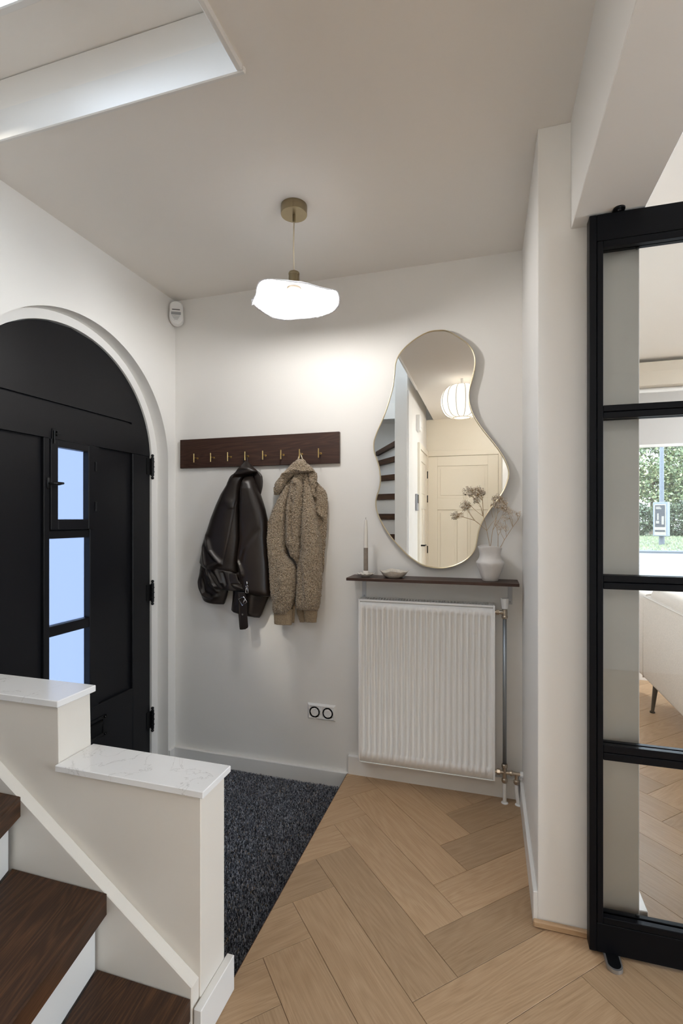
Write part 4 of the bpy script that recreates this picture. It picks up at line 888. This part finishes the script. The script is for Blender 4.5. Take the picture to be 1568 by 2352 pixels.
for xa, xb in ((x0, x0 + .0085), (x1 - .0085, x1)): boxo('side_panel', (xa, xb, y0 - .002, 2.418, z0, z1 + .002), M_rad, ra_, bev=.002)
boxo('top_edge', (x0 + .0085, x1 - .0085, y0 - .002, y0 + .012, z1 - .009, z1 + .002), M_rad, ra_, bev=.002); boxo('bottom_edge', (x0 + .0085, x1 - .0085, y0 - .002, y0 + .012, z0, z0 + .004), M_rad, ra_, bev=.001)

gr = BM(); 
for j in range(42):
    xg = x0 + .035 + j * ((x1 - x0 - .07) / 41); box(gr, xg - .0022, xg + .0022, y0 + .012, 2.416, z1 - .004, z1 + .001)
box(gr, x0 + .0085, x0 + .03, y0 + .012, 2.416, z1 - .004, z1 + .0015); box(gr, x1 - .03, x1 - .0085, y0 + .012, 2.416, z1 - .004, z1 + .0015); box(gr, x0 + .0085, x1 - .0085, 2.41, 2.418, z1 - .006, z1 + .001)
obj('top_grille', gr, M_rad, ra_)
cv = BM()
for j in range(24):
    xg = x0 + .04 + j * .0244; box(cv, xg, xg + .001, y0 + .02, 2.39, z0 + .02, z1 - .03)
o = obj('convector_fins', cv, M_greyp, ra_)
PY = 2.372; PX = .072
val = BM(); lathe(val, [(.0, 0), (.012, 0), (.0125, .010), (.0115, .028), (0, .028)], PX, PY, .858, 20)
cyl(val, (x1, PY, .872), (PX, PY, .872), .008, 14); lathe(val, [(0, -.002), (.0135, -.002), (.0135, .012), (0, .012)], x1 + .006, PY, .872, 6, axis='x')
ball(val, (PX, PY, .852), (.0145, .0145, .012), 2); lathe(val, [(0, 0), (.0085, 0), (.0105, .006), (.0105, .012), (.0085, .018), (0, .018)], x1 + .022, PY, .872, 16, axis='x')
v1 = obj('thermostat_valve', val, M_nickel, ra_)
kn = lathe(BM(), [(0, 0), (.0135, 0), (.0150, .004), (.0185, .044), (.0180, .048), (0, .049)], PX, PY, .889, 20, lambda a, t: 1 + .02 * math.cos(10 * a))
obj('valve_knob', kn, M_plastic, v1)
obj('riser_pipe', cyl(BM(), (PX, PY, .165), (PX + .0, PY, .842), .0085, 16), M_pipe, ra_, smooth=True)
lv = BM(); ZV = .140
cyl(lv, (x1, PY, ZV), (PX + .072, PY, ZV), .0085, 14); lathe(lv, [(0, 0), (.0135, 0), (.0135, .013), (0, .013)], x1 + .008, PY, ZV, 6, axis='x'); lathe(lv, [(0, -.006), (.012, -.006), (.0125, 0), (.011, .006), (0, .006)], PX + .03, PY, ZV, 16, axis='x')
cyl(lv, (PX, PY, ZV - .045), (PX, PY, ZV + .04), .0095, 14)
for zq in (ZV - .036, ZV + .030): lathe(lv, [(0, -.010), (.011, -.010), (.0138, -.005), (.0138, .005), (.011, .010), (0, .010)], PX, PY, zq, 12)
cyl(lv, (PX + .052, PY, ZV), (PX + .052, PY, ZV - .045), .0085, 14); lathe(lv, [(0, -.010), (.011, -.010), (.0138, -.005), (.0138, .005), (.011, .010), (0, .010)], PX + .052, PY, ZV - .036, 12)
v2 = obj('lower_valve', lv, M_nickel, ra_)
obj('valve_cap', lathe(BM(), [(0, 0), (.0125, 0), (.0125, .012), (.009, .014), (0, .014)], PX + .0665, PY, ZV, 12, axis='x'), M_plastic, v2)
for xa, xb in ((PX, PX), (PX + .052, PX + .060)):
    pi_ = obj('floor_pipe', tube(BM(), [(xa, PY, ZV - .044), (xa, PY, .06), (xb, PY, .0015)], .0085, 14), M_trim, ra_, smooth=False)
    obj('pipe_collar', lathe(BM(), [(0, .0005), (.016, .0005), (.015, .003), (.010, .006), (0, .006)], xb, PY, 0, 18), M_trim, pi_)
ve = BM(); cyl(ve, (x0 - .012, 2.40, .150), (x0, 2.40, .150), .0095, 14); lathe(ve, [(.004, 0), (.0085, 0), (.0085, .003), (.004, .003)], x0 - .015, 2.40, .15, 12, axis='x')
obj('drain_plug', ve, M_plastic, ra_)

# ---------------------------------------------------------------- double socket, motion sensor
so_ = thing('double_socket', 'white double wall socket low on the wall left of the radiator', 'socket', (-.836, YB, .291))
xa, xb, za, zb = -.911, -.757, .250, .333
fb = BM(); vv = []
for (ix, iy, y) in ((0, 0, YB), (0, 0, YB - .002), (.0085, .0085, YB - .0105), (.011, .011, YB - .0105), (.011, .011, YB - .008)):
    vv.append([fb.verts.new(p) for p in ((xa + ix, y, za + iy), (xb - ix, y, za + iy), (xb - ix, y, zb - iy), (xa + ix, y, zb - iy))])
for a, b in zip(vv, vv[1:]):
    for i in range(4): fb.faces.new((a[i], a[(i + 1) % 4], b[(i + 1) % 4], b[i]))
fb.faces.new(vv[-1]); finish(fb); obj('cover_frame', fb, M_plastic, so_)
boxo('divider', (-.8405, -.8275, YB - .0105, YB - .008, za + .011, zb - .011), M_plastic, so_, bev=.0006)
for cx_ in (-.870, -.798):
    b = BM(); pr = [(.0285, 0), (.0215, 0), (.0200, .001), (.0188, .0068), (0, .0072)]
    g = lathe(b, [(r, y) for r, y in pr], cx_, YB - .0112, .291, 40, axis='y')
    se = obj('socket_insert', g, M_plastic, so_)
    hb = BM()
    for dx in (-.0095, .0095): cyl(hb, (cx_ + dx, YB - .0048, .291), (cx_ + dx, YB - .0038, .291), .0026, 12)
    cyl(hb, (cx_, YB - .0052, .291), (cx_, YB - .0038, .291), .0018, 10)
    for q in (-1, 1): box(hb, cx_ - .002, cx_ + .002, YB - .0075, YB - .0045, .291 + q * .0175 - .003, .291 + q * .0175 + .003)
    obj('contact', hb, M_hole, se)
ms = thing('motion_sensor', 'white rounded motion sensor high in the corner above the door', 'motion sensor', (-1.70, 2.42, 2.46))
def cap_poly(cx, cz, w_, z0_, z1_, n=10):
    r = w_ / 2; return [(cx + r * math.cos(t), z0_ + r + r * math.sin(t)) for t in np.linspace(math.pi, 2 * math.pi, n)] + [(cx + r * .92 * math.cos(t), z1_ - r * .7 + r * .7 * math.sin(t)) for t in np.linspace(0, math.pi, n)]
dz = Matrix.Translation((-1.690, 2.405, 2.46)) @ Matrix.Rotation(R(28), 4, 'Z')
def corner(bm): bmesh.ops.transform(bm, matrix=dz, verts=bm.verts); return bm
obj('housing', corner(prism(BM(), cap_poly(0, 0, .076, -.068, .062), 'y', -.036, .012, bev=.006)), M_plastic, ms)
obj('lens', corner(prism(BM(), cap_poly(0, 0, .056, -.055, .006), 'y', -.039, -.030, bev=.002)), M_plastic, ms)
obj('dark_window', corner(box(BM(), -.026, .026, -.0405, -.034, -.018, -.002, bev=.001)), M_greyp, ms)
obj('status_slot', corner(box(BM(), -.021, .021, -.0375, -.034, .010, .0135)), M_hole, ms)
for i in range(4): obj('lens_rib', corner(box(BM(), -.022 + i * .004, .022 - i * .004, -.0405, -.037, -.0255 - i * .0065, -.0235 - i * .0065)), M_greyp, ms)

# ---------------------------------------------------------------- pendant lamp
LX, LY = -.743, 1.829
pl = thing('pendant_lamp', 'brass ceiling pendant with a ragged white glass disc shade and lit bulb', 'lamp', (LX, LY, H))
ca = obj('ceiling_rose', lathe(BM(), [(0, 0), (.052, 0), (.0525, -.004), (.0525, -.034), (.0515, -.036), (0, -.036)], LX, LY, H, 48), M_oldbrass, pl)
obj('cord_grip', lathe(BM(), [(0, -.036), (.0055, -.036), (.0055, -.064), (.004, -.066), (0, -.066)], LX, LY, H, 16), M_oldbrass, pl)
obj('rose_screw', cyl(BM(), (LX - .054, LY - .006, H - .020), (LX - .05, LY - .005, H - .020), .003, 10), M_hole, ca)
obj('cord', tube(BM(), [(LX, LY, H - .066), (LX - .002, LY, 2.40), (LX, LY, 2.288)], .0030, 8), M_cordw, pl, smooth=True)
obj('lamp_socket', lathe(BM(), [(0, .064), (.010, .064), (.0205, .058), (.0222, .054), (.0222, .050), (.0215, .049), (.0215, .0), (.0, .0)], LX, LY, 2.226, 32), M_oldbrass, pl, smooth=False)
obj('socket_ring', lathe(BM(), [(.018, .004), (.027, .004), (.0275, -.006), (.0245, -.012), (.0185, -.014), (.018, .004)], LX, LY, 2.220, 32), M_cordw, pl)
rad_pts = sorted([(-89, .168), (-68, .160), (-52, .164), (-29, .162), (-12, .163), (4, .173), (16, .179), (28, .187), (41, .197), (51, .195), (64, .183), (79, .186), (94, .189), (111, .200), (120, .215), (136, .222), (145, .215), (157, .205), (169, .197), (-147, .152), (-117, .163), (-102, .169)])
def rr_(a):
    d = (math.degrees(a) + 180) % 360 - 180
    A = np.array([q[0] for q in rad_pts] * 3) + np.repeat([-360, 0, 360], len(rad_pts)); B = np.array([q[1] for q in rad_pts] * 3); return float(np.interp(d, A, B))
NA, NR = 300, 26; V = []; a_cut = R(-171)
for i in range(NR + 1):
    for j in range(NA + 1):
        a = a_cut + 2 * math.pi * j / NA; t = i / NR
        r = .020 + (rr_(a) - .020) * t
        z = 2.226 - .045 * t ** 1.6 + t ** 2 * (.010 * math.sin(3 * a + 1.0) + .008 * math.sin(2 * a + .5) + .004 * math.sin(5 * a))
        if t > .55:
            lift = (t - .55) / .45
            if j < 40: z -= .010 * lift * (1 - j / 40)
            if j > NA - 40: z += .016 * lift * (1 - (NA - j) / 40)
        if i == NR: r *= 1 + .012 * math.sin(61 * a) * RNG.uniform(.2, 1); z += RNG.uniform(-.0015, .0015)
        x_, y_ = LX + r * math.cos(a), LY + r * math.sin(a)
        z += .0008 * noise.noise(Vector((x_ * 160, y_ * 160, 0)))
        V.append((x_, y_, z))
F = [(i * (NA + 1) + j, (i + 1) * (NA + 1) + j, (i + 1) * (NA + 1) + j + 1, i * (NA + 1) + j + 1) for i in range(NR) for j in range(NA)]
F += [(i * (NA + 1) + NA, (i + 1) * (NA + 1) + NA, (i + 1) * (NA + 1), i * (NA + 1)) for i in range(0, 12)]
s_ = mesh_np('glass_shade', V, F, M_shade, pl)
md = s_.modifiers.new('thickness', 'SOLIDIFY'); md.thickness = .0025
bl_ = BM(); lathe(bl_, [(0, 0), (.0125, .0), (.0125, -.020), (.016, -.034), (.026, -.054), (.030, -.072), (.0285, -.088), (.019, -.100), (.008, -.104), (0, -.1045)], LX, LY, 2.222, 28)
bo_ = obj('bulb', bl_, M_bulb, pl, smooth=True)

# ---------------------------------------------------------------- hall behind the camera, seen in the mirror
gl = thing('paper_lantern', 'round white paper lantern glowing on the ceiling, seen in the mirror', 'lamp', (-.225, .3, H))
GX, GY, GZ = -.225, .3, 2.345
def lant(a, t): return 1 + .03 * abs(math.sin(7 * a)) * math.sin(math.pi * t)
lp_ = [(.072 + .108 * math.sin(math.pi * i / 14) ** .8, .14 * math.cos(math.pi * i / 14)) for i in range(15)]
obj('paper_globe', lathe(BM(), lp_, GX, GY, GZ, 70, lant), M_globe, gl, smooth=True)
for i in range(14):
    a = math.pi / 7 * i; obj('wire_rib', tube(BM(), [(GX + (r * 1.012 + .001) * math.cos(a), GY + (r * 1.012 + .001) * math.sin(a), GZ + z) for r, z in lp_], .002, 5), M_oldbrass, gl)
for z in (.143, -.143): obj('rim_ring', tube(BM(), [(GX + .076 * math.cos(t), GY + .076 * math.sin(t), GZ + z) for t in np.linspace(0, 6.2832, 33)], .003, 6), M_cordw, gl)
obj('lamp_stem', cyl(BM(), (GX, GY, GZ + .14), (GX, GY, H - .001), .012), M_plastic, gl)
hl = thing('hall_fill_lamp', 'small opal fill globe added out of view on the hall ceiling', 'lamp', (.10, -.55, H))  # extra lamp added to light the hall, kept out of the mirror
obj('lamp_base', lathe(BM(), [(0, 0), (.06, 0), (.06, -.02), (.03, -.03), (.028, -.06), (0, -.06)], .10, -.55, H - .0005, 36), M_plastic, hl)
obj('glass_globe', ball(BM(), (.10, -.55, H - .145), .09, 3), M_fill_warm, hl, smooth=True)
def panel_door(name, w0, w1, z1, mk, mats):
    """mk(a0, a1, z0, z1, d0, d1) makes a box: a along the door, d out of the wall"""
    d = struct(name, mk(BM(), w0 - .065, w0, 0, z1 + .065, 0, .028), mats)
    fr = BM(); mk(fr, w1, w1 + .065, 0, z1 + .065, 0, .028); mk(fr, w0, w1, z1, z1 + .065, 0, .028); obj('casing', fr, mats, d)
    lf = BM(); w = w1 - w0; s_ = .125
    mk(lf, w0 + .004, w0 + s_, .008, z1 - .004, 0, .018); mk(lf, w1 - s_, w1 - .004, .008, z1 - .004, 0, .018)
    mk(lf, w0 + s_, w1 - s_, z1 - .125, z1 - .004, 0, .018); mk(lf, w0 + s_, w1 - s_, 1.415, 1.56, 0, .018); mk(lf, w0 + s_, w1 - s_, .008, .22, 0, .018)
    c_ = (w0 + w1) / 2; mk(lf, c_ - .06, c_ + .06, .22, 1.415, 0, .018)
    obj('stiles_and_rails', lf, mats, d)
    for a0, a1, b0, b1 in ((w0 + s_, w1 - s_, 1.56, z1 - .125), (w0 + s_, c_ - .06, .22, 1.415), (c_ + .06, w1 - s_, .22, 1.415)):
        p = BM(); mk(p, a0, a1, b0, b1, 0, .008); mk(p, a0 + .035, a1 - .035, b0 + .035, b1 - .035, .008, .014); obj('panel', p, mats, d)
    return d
d3 = panel_door('door_2', -.735, .12, 2.085, lambda b, a0, a1, z0, z1, e0, e1: box(b, a0, a1, YN + e0, YN + e1, z0, z1, bev=.002), M_crm)
d4 = panel_door('door_3', -1.385, -.72, 2.085, lambda b, a0, a1, z0, z1, e0, e1: box(b, -.75 + e0, -.75 + e1, a0, a1, z0, z1, bev=.002), M_crm)
for z in (1.85, 1.55, .92):
    obj('hinge', box(BM(), -.742, -.730, YN + .017, YN + .030, z - .045, z + .045, bev=.002), M_iron, d3)
    obj('hinge', box(BM(), -.733, -.720, -1.39, -1.378, z - .045, z + .045, bev=.002), M_iron, d4)
hn = BM(); cyl(hn, (-.732, -.78, 1.0), (-.685, -.78, 1.0), .009); cyl(hn, (-.69, -.78, 1.0), (-.69, -.90, 1.0), .009); obj('handle', hn, M_iron, d4)
ic = thing('intercom', 'dark grey wall intercom beside the side door, seen in the mirror', 'intercom', (-.75, -.5, 1.47))
obj('intercom_body', box(BM(), -.7495, -.725, -.56, -.46, 1.39, 1.57, bev=.004), M_greyp, ic); obj('intercom_screen', box(BM(), -.7255, -.7235, -.55, -.47, 1.47, 1.56), M_hole, ic)
cm = thing('door_chime', 'white rectangular door chime high on the wall, seen in the mirror', 'chime', (-.75, -.6, 2.35))
obj('chime_body', box(BM(), -.7495, -.705, -.69, -.53, 2.265, 2.43, bev=.004), M_plastic, cm); obj('chime_grille', box(BM(), -.7055, -.703, -.66, -.56, 2.30, 2.36), M_plastic, cm)
sbox('trim_4', (-.752, -.735, -.15, .06, 0, H), M_trim, bev=.004)

# ---------------------------------------------------------------- living room sofa
sf = thing('sofa', 'cream boucle sofa with black tapered legs seen through the glass door', 'sofa', (1.4, 3.0, 0))
def soft(name, d, bev, parent=sf, bulge=.0):
    o = obj(name, box(BM(), *d, bev=bev, seg=4), M_boucle, parent, smooth=True); return o
soft('backrest', (1.03, 1.26, 1.95, 4.13, .19, .775), .035); soft('back_cushion', (1.05, 1.36, 1.99, 3.84, .60, .845), .07)
soft('seat_base', (1.24, 1.95, 1.95, 3.88, .19, .36), .03); soft('seat_cushion', (1.27, 1.97, 2.10, 3.74, .36, .50), .05)
soft('armrest', (1.24, 1.93, 3.74, 3.88, .34, .62), .04); soft('armrest', (1.24, 1.93, 1.95, 2.09, .34, .62), .04)
pp_ = BM(); tube(pp_, [(1.033, 3.876, .20), (1.035, 3.874, .74), (1.05, 3.86, .775), (1.10, 3.83, .79)], .006, 8); tube(pp_, [(1.032, 1.97, .765), (1.031, 3.86, .765)], .005, 8)
obj('piping', pp_, M_boucle, sf, smooth=True)
for x, y in ((1.07, 3.74), (1.07, 2.08), (1.88, 3.74), (1.88, 2.08)):
    sx_, sy_ = (-1 if x < 1.4 else 1), (1 if y > 3 else -1)
    obj('leg', tube(BM(), [(x, y, .195), (x + .014 * sx_, y + .02 * sy_, .012), (x + .0145 * sx_, y + .0205 * sy_, .008), (x + .0146 * sx_, y + .0206 * sy_, 0)], [.017, .010, .016, .016], 14), M_iron, sf)

for i, (x, y) in enumerate(((2.6, 3.7), (2.6, 2.3))):  # unseen lamps added to brighten the living room
    dl = thing('living_fill_lamp', ['added unseen fill lamp nearest the living room window', 'added unseen fill lamp in the middle of the living room'][i], 'lamp', (x, y, H), 'added fill lamps on the living room ceiling')
    obj('lamp_base', lathe(BM(), [(0, 0), (.19, 0), (.19, -.03), (.175, -.03), (0, -.029)], x, y, H - .0005, 36), M_plastic, dl)
    obj('diffuser', lathe(BM(), [(.174, -.031), (.165, -.048), (.10, -.062), (0, -.066)], x, y, H, 36), M_fill, dl, smooth=True)

# ---------------------------------------------------------------- street beyond the window
GZ0 = -.17
sbox('ground_garden', (-6, 40, 4.8, 13.5, GZ0 - .3, GZ0 - .02), M_kerb)
sbox('ground_road', (-12, 60, 13.5, 24.6, GZ0 - .3, GZ0 - .03), M_road)
kb = BM(); box(kb, -12, 60, 24.6, 25.1, GZ0 - .3, GZ0 + .07, bev=.03); box(kb, -12, 60, 13.2, 13.5, GZ0 - .3, GZ0 + .05, bev=.02); struct('trim_kerb', kb, M_kerb)
rl = BM(); box(rl, -12, 60, 18.6, 18.8, GZ0 - .03, GZ0 - .026); box(rl, -12, 60, 17.2, 17.32, GZ0 - .03, GZ0 - .026); struct('trim_road_line', rl, M_line)
sbox('ground_verge', (-12, 60, 25.1, 70, GZ0 - .3, GZ0 + .04), M_soil)
def cards(n, fx, size, flat=False):
    P = fx(n); a = RNG.normal(size=(n, 3)); a /= np.linalg.norm(a, axis=1)[:, None]; b = np.cross(a, RNG.normal(size=(n, 3))); b /= np.linalg.norm(b, axis=1)[:, None]
    s_ = RNG.uniform(.5, 1.2, n)[:, None] * size
    V = np.stack([P - a * s_, P - b * s_ * .55, P + a * s_, P + b * s_ * .55], 1).reshape(-1, 3)
    return V, np.arange(4 * n).reshape(-1, 4)
n = 16000
gx_ = RNG.uniform(2, 26, n); gy_ = RNG.uniform(25.1, 50, n); hh = RNG.uniform(.04, .13, n); aa = RNG.uniform(0, 6.28, n); ww = RNG.uniform(.02, .06, n)
V = np.stack([np.stack([gx_ - ww * np.cos(aa), gy_ - ww * np.sin(aa), np.full(n, GZ0 + .04)], 1), np.stack([gx_ + ww * np.cos(aa), gy_ + ww * np.sin(aa), np.full(n, GZ0 + .04)], 1), np.stack([gx_, gy_ + .03, GZ0 + .04 + hh], 1)], 1).reshape(-1, 3)
gs = mesh_np('verge_grass', V, np.arange(3 * n).reshape(-1, 3), M_grass, None, False); tag(gs, 'pale rough grass on the verge across the road', 'grass', kind='stuff')
po_ = thing('lamp_post', 'grey street lamp post on the verge outside the window', 'lamp post', (9.15, 31, GZ0 + .04))
obj('pole', lathe(BM(), [(0, 0), (.135, 0), (.135, 1.5), (.115, 1.6), (.10, 6.5), (.06, 7.2), (0, 7.2)], 9.15, 31, GZ0 + .04, 20), M_pole, po_, smooth=False)
obj('lamp_head', box(BM(), 8.3, 9.3, 30.85, 31.15, 6.95, 7.1, bev=.03), M_pole, po_)
ab = thing('advertising_cabinet', 'grey advertising cabinet with a dark poster on the lamp post', 'sign', (9.15, 30.8, .7))
rotA = Matrix.Translation((9.05, 30.70, 0)) @ Matrix.Rotation(R(-40), 4, 'Z')
def A_(bm): bmesh.ops.transform(bm, matrix=rotA, verts=bm.verts); return bm
obj('cabinet', A_(box(BM(), -.36, .36, -.16, .14, .36, 2.22, bev=.02)), M_adbox, ab)
ps = obj('poster', A_(box(BM(), -.29, .29, -.168, -.158, .42, 2.10)), M_cream, ab)
obj('poster_picture', A_(box(BM(), -.25, .25, -.172, -.167, .86, 2.05)), M_poster, ps)
for d in ((-.20, .02, 1.92, 1.97), (-.20, .06, 1.84, 1.90), (-.14, -.06, 1.25, 1.6), (.08, .20, 1.0, 1.45), (-.2, -.04, 1.05, 1.2)): obj('print_mark', A_(box(BM(), d[0], d[1], -.175, -.171, d[2], d[3])), M_pale, ps)
obj('print_band', A_(box(BM(), -.25, .25, -.172, -.167, .60, .70)), M_poster, ps)
def tree(x, y, hgt, rx, rz, label, nl, m, lsize, low):
    t = thing('street_tree', label, 'tree', (x, y, GZ0), 'trees across the road')
    b = BM(); tube(b, [(x, y, GZ0), (x + .1, y, hgt * .35), (x - .1, y, hgt * .75)], [.24, .18, .06], 8)
    for i in range(7):
        a = i * 2.4; z = hgt * (.3 + .06 * i); tube(b, [(x, y, z), (x + math.cos(a) * rx * .35, y + math.sin(a) * rx * .35, z + rz * .25), (x + math.cos(a) * rx * .7, y + math.sin(a) * rx * .7, z + rz * .5)], [.08, .05, .02], 6)
    obj('trunk', b, M_bark, t)
    K = 60; cc = RNG.normal(size=(K, 3)); cc /= np.linalg.norm(cc, axis=1)[:, None]; cc *= RNG.uniform(.35, 1, K)[:, None] ** .5
    cc = cc * [rx, rx * .8, rz] + [x, y, low + rz]
    def fx(n_):
        k = RNG.integers(0, K, n_); u = RNG.normal(size=(n_, 3)) * [rx * .17, rx * .17, rz * .11]; P = cc[k] + u; P[:, 2] = np.maximum(P[:, 2], GZ0 + .15); return P
    V, F = cards(nl, fx, lsize); o = mesh_np('crown', V, F, m, t, False); o['kind'] = 'stuff'
for i, (x, y, hg, rx, rz, nl, m, low) in enumerate(((6.4, 53, 9, 2.9, 4.4, 9000, M_leaf, 1.2), (14.8, 53, 9.5, 3.0, 4.5, 11000, M_leaf, 1.2), (23.4, 54, 9, 2.9, 4.4, 9000, M_leaf, 1.2), (9.6, 63, 13, 4.0, 6.2, 9000, M_leafd, .4), (21.6, 64, 13, 4.0, 6.2, 9000, M_leafd, .4), (30.5, 58, 11, 3.6, 5, 7000, M_leaf, 1.0))):
    kind = ['pale green street tree at the left of the window view', 'large pale tree behind the advertising cabinet', 'pale tree at the right of the window view', 'tall dark tree behind the pale trees, left one', 'tall dark tree behind the pale trees, right one', 'pale tree farthest right across the road'][i]
    tree(x, y, hg, rx, rz, kind, nl, m, .17, low)
for i in range(7):
    x = 4.5 + i * 3.55; lab = ['first', 'second', 'third', 'fourth', 'fifth', 'sixth', 'seventh'][i] + ' dark shrub from the left in the hedge across the road'
    t = thing('hedge_shrub', lab, 'shrub', (x, 46.5, GZ0), 'shrubs of the hedge across the road')
    def fx(n_):
        u = RNG.normal(size=(n_, 3)); u /= np.linalg.norm(u, axis=1)[:, None]; u *= RNG.uniform(.75, 1, n_)[:, None]
        P = u * [1.75, .9, 1.45] + [x, 46.5, 1.25]; P[:, 2] = np.maximum(P[:, 2], GZ0 + .05); return P
    V, F = cards(4200, fx, .13); o = mesh_np('foliage', V, F, M_leafd, t, False); o['kind'] = 'stuff'
    obj('stem', tube(BM(), [(x, 46.5, GZ0), (x, 46.5, 1.3)], .07, 6), M_bark, t)
